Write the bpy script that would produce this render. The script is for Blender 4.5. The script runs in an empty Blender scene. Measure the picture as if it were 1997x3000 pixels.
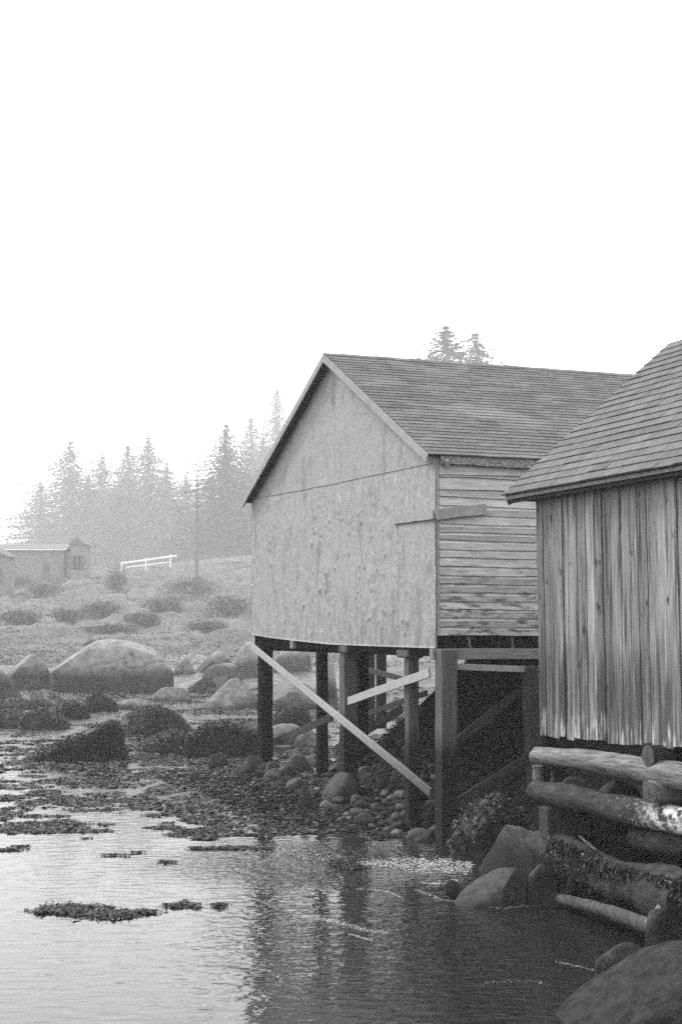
import bpy, bmesh, math, random
import numpy as np
from mathutils import Vector, Matrix
random.seed(7); rng = np.random.default_rng(7)
C = bpy.context.scene
COL = C.collection

# ------------------------------------------------------------------ camera, sky, sun, exposure
CX, CY, F, HOR, CAMZ = 998.5, 1500.0, 4500.0, 1850.0, 2.75
TH = math.atan((HOR - CY) / F)
cd = bpy.data.cameras.new('camera'); cam = bpy.data.objects.new('camera', cd); COL.objects.link(cam)
cam.location = (0, 0, CAMZ); cam.rotation_euler = (math.pi / 2 + TH, 0, 0)
cd.sensor_fit = 'VERTICAL'; cd.sensor_height = 36.0; cd.sensor_width = 24.0; cd.lens = 36.0 * F / 3000.0
cd.clip_start = 0.1; cd.clip_end = 3000
C.camera = cam
SUN_AZ, SUN_EL = math.radians(-48), math.radians(42)     # azimuth measured from +Y towards +X
w = bpy.data.worlds.new('World'); C.world = w; w.use_nodes = True
nt = w.node_tree; nt.nodes.clear()
sky = nt.nodes.new('ShaderNodeTexSky'); sky.sky_type = 'NISHITA'; sky.sun_disc = False
sky.sun_elevation = SUN_EL; sky.sun_rotation = SUN_AZ; sky.air_density = 1.5; sky.dust_density = 6.0
bw = nt.nodes.new('ShaderNodeRGBToBW'); bg = nt.nodes.new('ShaderNodeBackground'); ow = nt.nodes.new('ShaderNodeOutputWorld')
mixw = nt.nodes.new('ShaderNodeMix'); mixw.data_type = 'FLOAT'; mixw.inputs[0].default_value = 0.7
mixw.inputs[3].default_value = 11.0                       # the even white of the overcast
nt.links.new(sky.outputs[0], bw.inputs[0]); nt.links.new(bw.outputs[0], mixw.inputs[2])
nt.links.new(mixw.outputs[0], bg.inputs[0]); bg.inputs[1].default_value = 0.1
nt.links.new(bg.outputs[0], ow.inputs[0])
ld = bpy.data.lights.new('sun', 'SUN'); ld.energy = 1.5; ld.angle = math.radians(12); ld.color = (1, 1, 1)
sun = bpy.data.objects.new('sun', ld); COL.objects.link(sun)
sd = Vector((math.sin(SUN_AZ) * math.cos(SUN_EL), math.cos(SUN_AZ) * math.cos(SUN_EL), math.sin(SUN_EL)))
sun.rotation_euler = sd.to_track_quat('Z', 'Y').to_euler(); sun.location = (-20, 0, 30)
C.view_settings.view_transform = 'Standard'; C.view_settings.look = 'None'
C.view_settings.gamma = 1; C.view_settings.exposure = 1.35
C.render.engine = 'CYCLES'
C.cycles.use_denoising = False; C.cycles.max_bounces = 6; C.cycles.diffuse_bounces = 2; C.cycles.glossy_bounces = 3
C.cycles.transmission_bounces = 2; C.cycles.volume_bounces = 1; C.cycles.transparent_max_bounces = 8
C.cycles.sample_clamp_indirect = 8

# ------------------------------------------------------------------ helpers
def ray(u, v):
    a, b = (u - CX) / F, (CY - v) / F
    return np.array((a, math.cos(TH) - b * math.sin(TH), math.sin(TH) + b * math.cos(TH)))
def W(u, v, Y):
    d = ray(u, v); k = Y / d[1]
    return np.array((d[0] * k, Y, CAMZ + d[2] * k))
def onz(u, v, z=0.0):
    d = ray(u, v); k = (z - CAMZ) / d[2]
    return np.array((d[0] * k, d[1] * k, z))
ANG = math.atan2(.3625, .932); CA, SA = math.cos(ANG), math.sin(ANG)
O1 = np.array((1.269, 20.4)); O2 = np.array((2.1, 16.5))
def loc2w(O, lx, ly, z=0): return np.array((O[0] + CA * lx - SA * ly, O[1] + SA * lx + CA * ly, z))
def w2loc(O, p):
    dx, dy = p[0] - O[0], p[1] - O[1]
    return np.array((CA * dx + SA * dy, -SA * dx + CA * dy, p[2] if len(p) > 2 else 0))
def onplane(O, u, v, lx=None, ly=None):
    d = ray(u, v); D = w2loc((0, 0), d); P = w2loc(O, (0, 0, CAMZ))
    k = (lx - P[0]) / D[0] if lx is not None else (ly - P[1]) / D[1]
    return P + k * D
def hsh(ix, iy, s):
    n = (ix.astype(np.int64) * 374761393 + iy.astype(np.int64) * 668265263 + s * 974711) & 0xffffffff
    n = ((n ^ (n >> 13)) * 1274126177) & 0xffffffff
    return ((n ^ (n >> 16)) & 0xffffff) / float(0xffffff)
def vn(x, y, s=0):
    x = np.asarray(x, float); y = np.asarray(y, float)
    ix, iy = np.floor(x), np.floor(y); fx, fy = x - ix, y - iy
    fx, fy = fx * fx * (3 - 2 * fx), fy * fy * (3 - 2 * fy)
    a, b = hsh(ix, iy, s), hsh(ix + 1, iy, s); c, d = hsh(ix, iy + 1, s), hsh(ix + 1, iy + 1, s)
    return (a * (1 - fx) + b * fx) * (1 - fy) + (c * (1 - fx) + d * fx) * fy
def fbm(x, y, s=0, o=4, g=.5):
    t = 0; a = 1; n = 0
    for k in range(o):
        t = t + a * vn(np.asarray(x) * 2 ** k, np.asarray(y) * 2 ** k, s + k * 17); n += a; a *= g
    return t / n
def n3(p, s=0, o=3):      # cheap 3-d noise
    return (fbm(p[:, 0] + p[:, 2] * .63, p[:, 1] - p[:, 2] * .41, s, o) + fbm(p[:, 1] + 9.1 + p[:, 0] * .3, p[:, 2] * 1.1 + 3.3, s + 5, o)
            + fbm(p[:, 2] - 4.2, p[:, 0] + p[:, 1] * .37, s + 9, o)) / 3
def tag(o, label=None, cat=None, group=None, kind=None):
    if label: o['label'] = label
    if cat: o['category'] = cat
    if group: o['group'] = group
    if kind: o['kind'] = kind
    return o
def empty(name, loc, rz=0.0, **k):
    o = bpy.data.objects.new(name, None); COL.objects.link(o); o.location = loc; o.rotation_euler = (0, 0, rz)
    return tag(o, **k)
def mesh_obj(name, V, Fc, mat, parent=None, smooth=False, tone=None, loc=None, bevel=0, **k):
    me = bpy.data.meshes.new(name)
    V = np.asarray(V, float).reshape(-1, 3)
    if isinstance(Fc, np.ndarray):
        n, kk = Fc.shape
        me.vertices.add(len(V)); me.vertices.foreach_set('co', V.ravel().astype(np.float32))
        me.loops.add(n * kk); me.loops.foreach_set('vertex_index', Fc.ravel().astype(np.int32))
        me.polygons.add(n); me.polygons.foreach_set('loop_start', np.arange(0, n * kk, kk, dtype=np.int32))
        me.update(calc_edges=True)
    else:
        me.from_pydata([tuple(v) for v in V], [], Fc)
    if tone is not None:
        a = me.attributes.new('tone', 'FLOAT', 'FACE'); a.data.foreach_set('value', np.asarray(tone, np.float32))
    if smooth: me.polygons.foreach_set('use_smooth', [True] * len(me.polygons))
    me.materials.append(mat); me.update()
    o = bpy.data.objects.new(name, me); COL.objects.link(o)
    if parent: o.parent = parent
    if loc is not None: o.location = loc
    if bevel:
        m = o.modifiers.new('b', 'BEVEL'); m.width = bevel; m.segments = 2; m.limit_method = 'ANGLE'
    return tag(o, **k)
class MB:
    def __init__(s): s.v = []; s.f = []; s.t = []
    def add(s, V, Fs, tone=.5):
        n = len(s.v); s.v += [tuple(p) for p in V]; s.f += [tuple(i + n for i in f) for f in Fs]; s.t += [tone] * len(Fs); return s
    def box(s, a, b, tone=.5):
        x0, y0, z0 = a; x1, y1, z1 = b
        return s.add([(x0, y0, z0), (x1, y0, z0), (x1, y1, z0), (x0, y1, z0), (x0, y0, z1), (x1, y0, z1), (x1, y1, z1), (x0, y1, z1)],
                     [(3, 2, 1, 0), (4, 5, 6, 7), (0, 1, 5, 4), (1, 2, 6, 5), (2, 3, 7, 6), (3, 0, 4, 7)], tone)
    def beam(s, p, q, side, w, h, tone=.5, seg=1, wob=0):
        p, q = Vector(p), Vector(q); d = (q - p).normalized(); sd_ = Vector(side); sd_ = (sd_ - d * sd_.dot(d)).normalized(); up = d.cross(sd_)
        V = []
        for i in range(seg + 1):
            c = p.lerp(q, i / seg) + Vector([random.uniform(-wob, wob) for _ in range(3)])
            for a, b in ((-1, -1), (1, -1), (1, 1), (-1, 1)): V.append(c + sd_ * (a * w / 2) + up * (b * h / 2))
        Fs = [(3, 2, 1, 0), tuple(seg * 4 + k for k in range(4))]
        for i in range(seg):
            for k in range(4):
                a, b = i * 4 + k, i * 4 + (k + 1) % 4; Fs.append((a, b, b + 4, a + 4))
        return s.add(V, Fs, tone)
    def build(s, name, mat, parent=None, **k): return mesh_obj(name, s.v, s.f, mat, parent, tone=s.t, **k)

# ------------------------------------------------------------------ materials (all neutral: the place is seen in black and white)
def M(name, lo, hi, scale=(1, 1, 1), nscale=8, detail=6, rough=.85, bump=.3, bscale=30, tone_amt=0.0, spots=None, layers=(), spec=.12, tone_last=False, bdist=.01, contrast=(.35, .65), rlo=None):
    """neutral noise material. layers: (value, scale-vec, noise scale, lo, hi thresholds, z-range or None)"""
    m = bpy.data.materials.new(name); m.use_nodes = True; n = m.node_tree.nodes; L = m.node_tree.links
    b = n['Principled BSDF']; b.inputs['Roughness'].default_value = rough; b.inputs['Specular IOR Level'].default_value = spec
    tc = n.new('ShaderNodeTexCoord')
    def noise(sv, ns, det=detail, rg=.6):
        mp = n.new('ShaderNodeMapping'); mp.inputs['Scale'].default_value = sv; L.new(tc.outputs['Object'], mp.inputs[0])
        t = n.new('ShaderNodeTexNoise'); t.inputs['Scale'].default_value = ns; t.inputs['Detail'].default_value = det; t.inputs['Roughness'].default_value = rg
        L.new(mp.outputs[0], t.inputs[0]); return t.outputs[0]
    def ramp(src, a, c, v0=0., v1=1.):
        r = n.new('ShaderNodeMapRange'); r.inputs[1].default_value = a; r.inputs[2].default_value = c; r.inputs[3].default_value = v0; r.inputs[4].default_value = v1
        L.new(src, r.inputs[0]); return r.outputs[0]
    def math_(op, a, c):
        q = n.new('ShaderNodeMath'); q.operation = op
        for i, x in enumerate((a, c)):
            if isinstance(x, (int, float)): q.inputs[i].default_value = x
            else: L.new(x, q.inputs[i])
        return q.outputs[0]
    base = ramp(noise(scale, nscale), contrast[0], contrast[1], lo, hi)
    if tone_amt and not tone_last:
        at = n.new('ShaderNodeAttribute'); at.attribute_name = 'tone'
        base = math_('MULTIPLY', base, ramp(at.outputs['Fac'], 0, 1, 1 - tone_amt, 1 + tone_amt))
    sep = None
    for val, sv, ns, a, c, zr in layers:
        mk = ramp(noise(sv, ns), a, c)
        if zr:
            if sep is None: sep = n.new('ShaderNodeSeparateXYZ'); L.new(tc.outputs['Object'], sep.inputs[0])
            ax = zr[2] if len(zr) > 2 else 2
            zz = math_('ADD', sep.outputs[ax], math_('MULTIPLY', math_('SUBTRACT', noise(sv, ns * 1.7, 3), .5), (zr[3] if len(zr) > 3 else .5)))
            mk = math_('MULTIPLY', mk, ramp(zz, zr[0], zr[1]))
        mx = n.new('ShaderNodeMix'); mx.data_type = 'FLOAT'; L.new(mk, mx.inputs[0]); L.new(base, mx.inputs[2]); mx.inputs[3].default_value = val
        base = mx.outputs[0]
    if tone_amt and tone_last:
        at = n.new('ShaderNodeAttribute'); at.attribute_name = 'tone'
        base = math_('MULTIPLY', base, ramp(at.outputs['Fac'], 0, 1, 1 - tone_amt, 1 + tone_amt))
    cc = n.new('ShaderNodeCombineColor')
    for i in range(3): L.new(base, cc.inputs[i])
    L.new(cc.outputs[0], b.inputs['Base Color'])
    if rlo is not None: L.new(ramp(noise((1, 1, 1), nscale * .5, 3), .4, .6, rlo, rough), b.inputs['Roughness'])
    if bump:
        bp = n.new('ShaderNodeBump'); bp.inputs['Strength'].default_value = bump; bp.inputs['Distance'].default_value = bdist
        L.new(noise(scale, bscale, 6), bp.inputs['Height']); L.new(bp.outputs[0], b.inputs['Normal'])
    return m
ANY = (0, 1)
MT = dict(
    panel=M('weathered_panel', .17, .36, (1, 1, .8), 26, 9, bump=.6, bscale=60, contrast=(.3, .7), layers=((.13, (1, 1, .5), 3.2, .54, .76, None), (.38, (1, 1, .6), 7, .58, .75, None), (.10, (1, 1, .5), 45, .60, .68, None), (.14, (1, 1, .3), 7, .45, .7, (3.4, 2.6, 2, .8)))),
    shingle=M('asphalt_shingle', .085, .13, (1, 1, 1), 14, 8, tone_amt=.25, bump=.6, bscale=220, bdist=.003, layers=((.17, (1, 1, 1), 1.1, .54, .72, None),)),
    shingle_near=M('dark_asphalt_shingle', .075, .12, (1, 1, 1), 14, 8, tone_amt=.22, bump=.6, bscale=220, bdist=.003, layers=((.13, (.3, 3, 3), 5, .55, .75, None),)),
    clap=M('peeling_clapboard', .31, .46, (.8, 4, 6), 5, 8, tone_amt=.42, tone_last=True, bump=.25, bscale=30, layers=((.08, (1.2, 3, 5), 3.0, .48, .62, (4.0, 3.0)), (.46, (2, 3, 7), 2.5, .57, .66, None))),
    boards=M('grey_weathered_boards', .11, .24, (5, 5, .35), 6, 8, tone_amt=.38, tone_last=True, bump=.5, bscale=12,
             layers=((.05, (5, 5, .35), 2.2, .53, .63, None), (.32, (9, 9, .4), 2.6, .58, .70, None), (.035, (2.2, 2.2, 1.3), 3.0, .61, .69, None), (.05, (8, 8, .3), 2.4, .36, .56, (2.75, 2.25, 2, .9)), (.33, (6, 6, .9), 2.6, .50, .60, (1.95, 1.79, 2, .7)))),
    trim=M('pale_trim_board', .20, .30, (3, 3, 1), 9, 6, bump=.3),
    rotten=M('rotten_fascia', .05, .33, (3, 6, 8), 5, 8, bump=.8, bscale=20),
    post=M('shaded_post_timber', .008, .022, (6, 6, .5), 8, 6, rough=.8, bump=.5, bscale=14, spec=0),  # shaded copy of the post timber, the shade is in its colour
    postlit=M('grey_post_timber', .05, .10, (8, 8, .4), 6, 6, bump=.5, bscale=14, layers=((.010, (6, 6, .5), 5, .0, .01, (1.45, 1.15, 2, .5)),)),  # lit copy of the post timber, darker towards the foot
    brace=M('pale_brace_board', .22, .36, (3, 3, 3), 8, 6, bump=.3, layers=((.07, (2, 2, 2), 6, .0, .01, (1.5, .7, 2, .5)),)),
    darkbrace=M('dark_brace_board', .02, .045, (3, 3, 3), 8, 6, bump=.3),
    beam=M('grey_sill_timber', .11, .22, (.6, 5, 8), 5, 8, bump=.5, bscale=12),
    under=M('shade_painted_underfloor', .004, .010, (1, 1, 1), 8, 4, bump=.2, spec=0),  # near-black wood: the shade below the floor painted into the colour
    log=M('barked_grey_log', .08, .22, (9, .8, 9), 4, 8, bump=.8, bscale=12, bdist=.02, layers=((.03, (8, .5, 8), 4, .56, .68, None),)),
    logend=M('weathered_log_end', .04, .10, (6, 6, 6), 4, 8, bump=.8, bscale=12, bdist=.02),
    logmid=M('dull_knotted_pole', .03, .08, (3, 3, 3), 5, 8, bump=.8, bscale=12, bdist=.02),
    logdark=M('dark_tarry_log', .010, .045, (5, 1.5, 5), 4, 8, bump=.8, bscale=10, bdist=.02),
    loglichen=M('lichened_log', .012, .05, (5, 1.5, 5), 4, 8, bump=.8, bscale=10, bdist=.02, layers=((.55, (3, 2, 3), 5, .40, .58, (-.35, -.8, 1, 1.0)), (.25, (3, 2, 3), 9, .60, .66, (.6, .1, 1, .8)))),
    cut=M('sawn_log_end', .22, .40, (3, 3, 3), 8, 6, bump=.4),
    rock=M('pale_granite', .06, .14, (1, 1, 1), 5, 10, bump=.6, bscale=14, bdist=.03, layers=((.03, (1, 1, 1), 2.5, .0, .01, (.30, .0, 2, .5)), (.19, (1, 1, 1), 3.5, .58, .7, None))),  # dark foot mixes the wet tide line with painted shade
    rockbig=M('tide_and_shade_granite', .13, .24, (1, 1, 1), 3, 10, bump=.6, bscale=8, bdist=.05, layers=((.03, (1, 1, 1), .8, .0, .01, (1.25, .65, 2, .8)), (.07, (1, 1, 1), 1.4, .55, .66, None))),  # lower part darkened for tide stain and painted shade together
    slabdark=M('dark_smooth_slab', .010, .032, (1, 1, 1), 9, 10, rough=.8, spec=.06, bump=.8, bscale=30, bdist=.02),
    rockdark=M('wet_dark_rock', .008, .026, (1, 1, 1), 5, 10, rough=.6, bump=.8, bscale=14, bdist=.03),
    slab=M('bare_grey_slab', .022, .06, (1, 1, 1), 12, 10, rough=.75, bump=.8, bscale=30, bdist=.02, layers=((.016, (1, 1, 1), 3, .0, .01, (.14, .0, 2, .2)), (.02, (1, 1, 1), 2.4, .54, .62, None))),
    cobble=M('beach_cobble', .04, .15, (1, 1, 1), 2.0, 8, bump=.4, bscale=25, tone_amt=.0),
    weed=M('bladder_wrack', .008, .055, (1, 1, 1), 9, 6, rough=.5, bump=0, tone_amt=.7),
    foam=M('white_foam', .45, .6, (1, 1, 1), 9, 3, rough=.7, bump=0),
    grass=M('bank_grass', .08, .145, (1, 1, 1), .12, 4, bump=0, spec=0, tone_amt=.1),
    bush=M('bush_leaves', .055, .09, (1, 1, 1), .6, 4, bump=0, tone_amt=.25),
    needles=M('spruce_needles', .02, .05, (1, 1, 1), 3, 4, bump=0, tone_amt=.4),
    bark=M('tree_bark', .04, .08, (3, 3, 1), 3, 5, bump=.4),
    white=M('white_paint', .6, .75, (1, 1, 1), 3, 4, bump=0),
    fence=M('weathered_white_paint', .6, .7, (1, 1, 1), 3, 4, bump=0),
    foamthin=M('thin_foam', .3, .45, (1, 1, 1), 9, 3, rough=.6, bump=0),
    far_wall=M('grey_house_wall', .14, .19, (1, 1, 1), 3, 4, bump=0),
    far_roof=M('dark_house_roof', .10, .14, (1, 1, 1), 3, 4, bump=0),
    window=M('dark_window', .07, .09, (1, 1, 1), 3, 2, rough=.1, bump=0),
    wire=M('black_wire', .03, .04, (1, 1, 1), 3, 2, bump=0),
)
# ground: wet mud and shingle on the flats, turning to turf on the bank
def ground_mat():
    m = M('shore_ground', .02, .06, (1, 1, 1), 3.5, 10, rough=.6, bump=.6, bscale=9, bdist=.04, rlo=.25,
          layers=((.16, (1, 1, 1), 1.2, .50, .62, (.35, .8, 2, .4)), (.075, (1, 1, 1), .5, .0, .01, (.9, 2.0, 2, .8)), (.05, (1, 1, 1), .05, .45, .62, (1.6, 3.0, 2, .6))))
    return m
MT['ground'] = ground_mat()
def water_mat():
    m = bpy.data.materials.new('still_cove_water'); m.use_nodes = True; n = m.node_tree.nodes; L = m.node_tree.links
    b = n['Principled BSDF']; b.inputs['Base Color'].default_value = (.012, .012, .012, 1); b.inputs['Roughness'].default_value = .04
    b.inputs['IOR'].default_value = 1.33
    geo = n.new('ShaderNodeNewGeometry')
    def nz(sv, s, det, dist=0):
        mp = n.new('ShaderNodeMapping'); mp.inputs['Scale'].default_value = sv; mp.inputs['Rotation'].default_value = (0, 0, math.radians(-8)); L.new(geo.outputs['Position'], mp.inputs[0])
        t = n.new('ShaderNodeTexNoise'); t.inputs['Scale'].default_value = s; t.inputs['Detail'].default_value = det; t.inputs['Distortion'].default_value = dist
        L.new(mp.outputs[0], t.inputs[0]); return t.outputs[0]
    def zone(cx, cy, rx, ry, lo, hi):     # 0..1 patch of rougher water where the stream runs out
        mp = n.new('ShaderNodeMapping'); mp.vector_type = 'POINT'; mp.inputs['Location'].default_value = (-cx / rx, -cy / ry, 0); mp.inputs['Scale'].default_value = (1 / rx, 1 / ry, 0)
        L.new(geo.outputs['Position'], mp.inputs[0]); ln = n.new('ShaderNodeVectorMath'); ln.operation = 'LENGTH'; L.new(mp.outputs[0], ln.inputs[0])
        r = n.new('ShaderNodeMapRange'); r.interpolation_type = 'SMOOTHSTEP'; r.inputs[1].default_value = .2; r.inputs[2].default_value = 1; r.inputs[3].default_value = hi; r.inputs[4].default_value = lo
        L.new(ln.outputs['Value'], r.inputs[0]); return r.outputs[0]
    def bump(h, st, dist, prev):
        p = n.new('ShaderNodeBump'); p.inputs['Distance'].default_value = dist
        if isinstance(st, float): p.inputs['Strength'].default_value = st
        else: L.new(st, p.inputs['Strength'])
        L.new(h, p.inputs['Height'])
        if prev: L.new(prev, p.inputs['Normal'])
        return p.outputs[0]
    p = bump(nz((1, 2.4, 1), 3.2, 3, .4), .5, .014, None)
    p = bump(nz((1, 1.5, 1), 5.5, 2, .6), zone(-.75, 14.6, 1.0, 5.5, .0, .7), .02, p)
    p = bump(nz((1, 1.6, 1), 7, 2, .8), zone(-.2, 18.6, 2.6, 2.6, .03, 1.0), .035, p)
    p = bump(nz((1, 1.8, 1), 4.5, 3, .6), zone(1.6, 14.2, 2.6, 4.5, .0, .75), .025, p)
    p = bump(nz((1, 1, 1), 4, 3, .3), zone(-8, 66, 30, 32, .0, 1.0), .25, p)
    L.new(p, b.inputs['Normal'])
    return m
MT['water'] = water_mat()

# ------------------------------------------------------------------ ground, water, haze
def ground_h(x, y):
    x = np.asarray(x, float); y = np.asarray(y, float)
    h = np.interp(y, [-60, 12, 18, 21, 24, 34, 40, 46, 78, 92, 112, 130, 155, 195, 250, 320, 400, 690],
                  [-2, -1.0, -.35, -.12, -.075, -.05, -.02, -.14, -.13, .12, .60, 1.5, 3.1, 7.6, 13.2, 18.5, 23, 30])
    far = np.clip((y - 80) / 120, 0, 1)
    # falls away towards the far left where the fog hides the bank
    h = h - far * np.clip((-x - 12) / 90, 0, 1) * (h - 1.5) * .5
    h = h + (fbm(x * .45, y * .45, 3, 3) - .5) * np.interp(y, [14, 22, 60, 110, 220], [.05, .14, .22, .7, 3])
    h = h + (fbm(x * 2.2, y * 2.2, 11, 3) - .5) * np.interp(y, [14, 22, 90, 140], [.02, .06, .12, .3])
    # bank of cobbles below the first shed, raised to block the light behind it
    lx = CA * (x - O1[0]) + SA * (y - O1[1]); ly = -SA * (x - O1[0]) + CA * (y - O1[1])
    g = np.interp(ly, [-6, -3, 0, 2, 4, 6, 8, 11, 16, 60], [1.6, .9, .2, .2, .45, .85, 1.6, 4.0, 14, 60])
    bank = np.clip((lx - g) * np.interp(ly, [0, 3, 6, 9], [.62, .8, .9, .6]), -1, 2.5) + (fbm(x * 1.7, y * 1.7, 29, 4) - .5) * .30
    apron = .42 * np.exp(-(((lx + .2) / 1.5) ** 2 + ((ly - 7.2) / 3.0) ** 2)) + .25 * np.exp(-(((lx + .1) / 1.0) ** 2 + ((ly - 3.6) / 2.6) ** 2))
    bank = np.where(y < 80, bank, -9)
    # shore below the second shed
    sh = np.interp(y, [6, 10, 11.5, 13, 15, 16.5, 18, 20, 22], [1.6, 1.75, 2.5, 3.2, 2.55, 2.1, 1.9, 1.75, 1.5])
    b2 = np.clip((x - sh) * .55, -1.2, 2.0) + (fbm(x * 2.5, y * 2.5, 41, 3) - .5) * .2
    b2 = np.where(y < 24, b2, -9)
    return np.maximum(np.maximum(h, bank), b2) + np.where(y > 21, apron, apron * .0)
def grid(xs, ys):
    X, Y = np.meshgrid(xs, ys); nx, ny = len(xs), len(ys)
    i = np.arange(nx * ny).reshape(ny, nx)
    Fc = np.stack([i[:-1, :-1], i[:-1, 1:], i[1:, 1:], i[1:, :-1]], -1).reshape(-1, 4)
    return X.ravel(), Y.ravel(), Fc
xs = np.concatenate([np.linspace(-390, -60, 40), np.linspace(-58, -14, 90), np.arange(-13.9, 9, .075), np.linspace(9.1, 50, 90), np.linspace(52, 390, 40)])
ys = np.concatenate([np.linspace(-50, 8, 30), np.arange(8.1, 45, .085), np.arange(45.2, 110, .4), np.linspace(111, 300, 120), np.linspace(303, 685, 60)])
X, Y, Fc = grid(xs, ys)
gd = mesh_obj('ground', np.stack([X, Y, ground_h(X, Y)], -1), Fc, MT['ground'], smooth=True, kind='structure', label='wet tidal flats and shingle rising to a grassy bank')
gd.data.materials.append(M('shade_painted_rubble', .006, .022, (1, 1, 1), 9, 10, rough=.8, spec=0, bump=1.0, bscale=9, bdist=.08))  # rubble blackened to paint the shade under and behind the shed
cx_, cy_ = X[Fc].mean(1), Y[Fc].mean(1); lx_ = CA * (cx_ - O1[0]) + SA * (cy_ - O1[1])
gd.data.materials.append(M('bank_turf', .08, .145, (1, 1, 1), .12, 8, rough=.9, spec=0, bump=.6, bscale=3, bdist=.1))
hf_ = ground_h(cx_, cy_) + 1.2 * (fbm(cx_ * .2, cy_ * .08, 91) - .5)
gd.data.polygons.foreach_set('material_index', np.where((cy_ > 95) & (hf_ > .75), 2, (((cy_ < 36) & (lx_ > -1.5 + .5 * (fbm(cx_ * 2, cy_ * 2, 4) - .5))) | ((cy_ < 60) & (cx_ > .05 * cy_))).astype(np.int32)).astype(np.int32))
X, Y, Fc = grid(np.linspace(-200, 60, 60), np.linspace(-50, 100, 60))
mesh_obj('water', np.stack([X, Y, X * 0], -1), Fc, MT['water'], smooth=True, kind='structure', label='calm tidal cove water')
hz = MB().box((-399, -55, -4), (399, 695, 118)).build('haze', MT['wire'], kind='stuff', label='pale sea fog lying over the cove')
hm = bpy.data.materials.new('fog_air'); hm.use_nodes = True; hn = hm.node_tree.nodes; hn.clear()
pv = hn.new('ShaderNodeVolumePrincipled'); pv.inputs['Color'].default_value = (1, 1, 1, 1); pv.inputs['Density'].default_value = 0.00090
oo = hn.new('ShaderNodeOutputMaterial'); hm.node_tree.links.new(pv.outputs[0], oo.inputs['Volume'])
hz.data.materials[0] = hm

def ground_at(u, v, y0=8, y1=500):
    d = ray(u, v); k = np.arange(y0, y1, .05) / d[1]
    x, y, z = d[0] * k, d[1] * k, CAMZ + d[2] * k
    i = np.argmax(z <= np.maximum(ground_h(x, y), -.0)); return np.array((x[i], y[i], max(float(ground_h(x[i], y[i])), 0)))
def pxw(px, Y): return px / F * Y

# ------------------------------------------------------------------ first shed
R1 = empty('boat_shed', (O1[0], O1[1], 0), ANG, label='large gabled shed on tall posts with a pale blistered gable wall and shingle roof', cat='shed')
Wd, LEN = 7.9, 12.5
def g1(u, v, lx=0): p = onplane(O1, u, v, lx=lx); return p[1], p[2]
def s1(u, v, ly=0): p = onplane(O1, u, v, ly=ly); return p[0], p[2]
def curve(pts, f=g1):
    P = sorted(f(u, v) for u, v in pts); a = [p[0] for p in P]; b = [p[1] for p in P]
    a, b = np.array(a), np.array(b)
    def q(t):
        t = np.asarray(t, float); r = np.interp(t, a, b)
        r = np.where(t < a[0], b[0] + (t - a[0]) * (b[1] - b[0]) / (a[1] - a[0]), r)
        return np.where(t > a[-1], b[-1] + (t - a[-1]) * (b[-1] - b[-2]) / (a[-1] - a[-2]), r)
    return q
bot = curve([(738, 1859), (790, 1868), (853, 1876), (968, 1888), (1120, 1894), (1274, 1899)])
seam = curve([(738, 1463), (850, 1443), (975, 1419), (1130, 1386), (1285, 1354)])
yr, zr = g1(953, 1036, -.13)
ze = onplane(O1, 1277, 1324, lx=-.13)[2]; zl = onplane(O1, 714, 1467, lx=-.13)
yl = zl[1]; zl = zl[2]; ye = -.10
print('shed1 ridge', yr, zr, 'eaves', ze, yl, zl)
def rake(y): return np.where(y < yr, zr + (ze - zr) * (yr - y) / (yr - ye), zr + (zl - zr) * (y - yr) / (yl - yr)) - .06
BL = []      # blisters read off the wall
for cx, cy, r in ((610, 1255, 9), (670, 1325, 7), (765, 1358, 9), (820, 1270, 7), (910, 1318, 7), (585, 1460, 10), (630, 1485, 9), (765, 1485, 6), (1010, 1430, 9), (1100, 1440, 9), (815, 1632, 7), (850, 1632, 7),
                  (1060, 1750, 9), (745, 1745, 8), (715, 1845, 8), (630, 1905, 15), (540, 1895, 9), (905, 1960, 10), (920, 1920, 9), (1025, 1900, 9), (695, 2080, 11), (955, 2070, 9), (1008, 2120, 9), (1110, 2060, 11), (1125, 2080, 10), (1190, 2055, 9), (1305, 2150, 13),
                  (865, 2180, 7), (1395, 818, 10), (1015, 940, 7), (1080, 935, 7), (570, 1770, 6), (930, 1810, 7), (1005, 1825, 7), (1070, 1785, 7), (1265, 1800, 7), (1170, 1915, 7), (480, 1670, 6), (1260, 1855, 7), (915, 2030, 8), (1030, 1650, 6), (1330, 1960, 6), (700, 1280, 6)):
    y, z = g1(700 + cx / 2.613, 1000 + cy / 2.613); BL.append((y, z, r / 2.613 / F * 24 * 1.15))
for k in range(130):
    BL.append((random.uniform(.2, 7.0), random.uniform(2.6, 4.6), random.uniform(.012, .026)))
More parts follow.
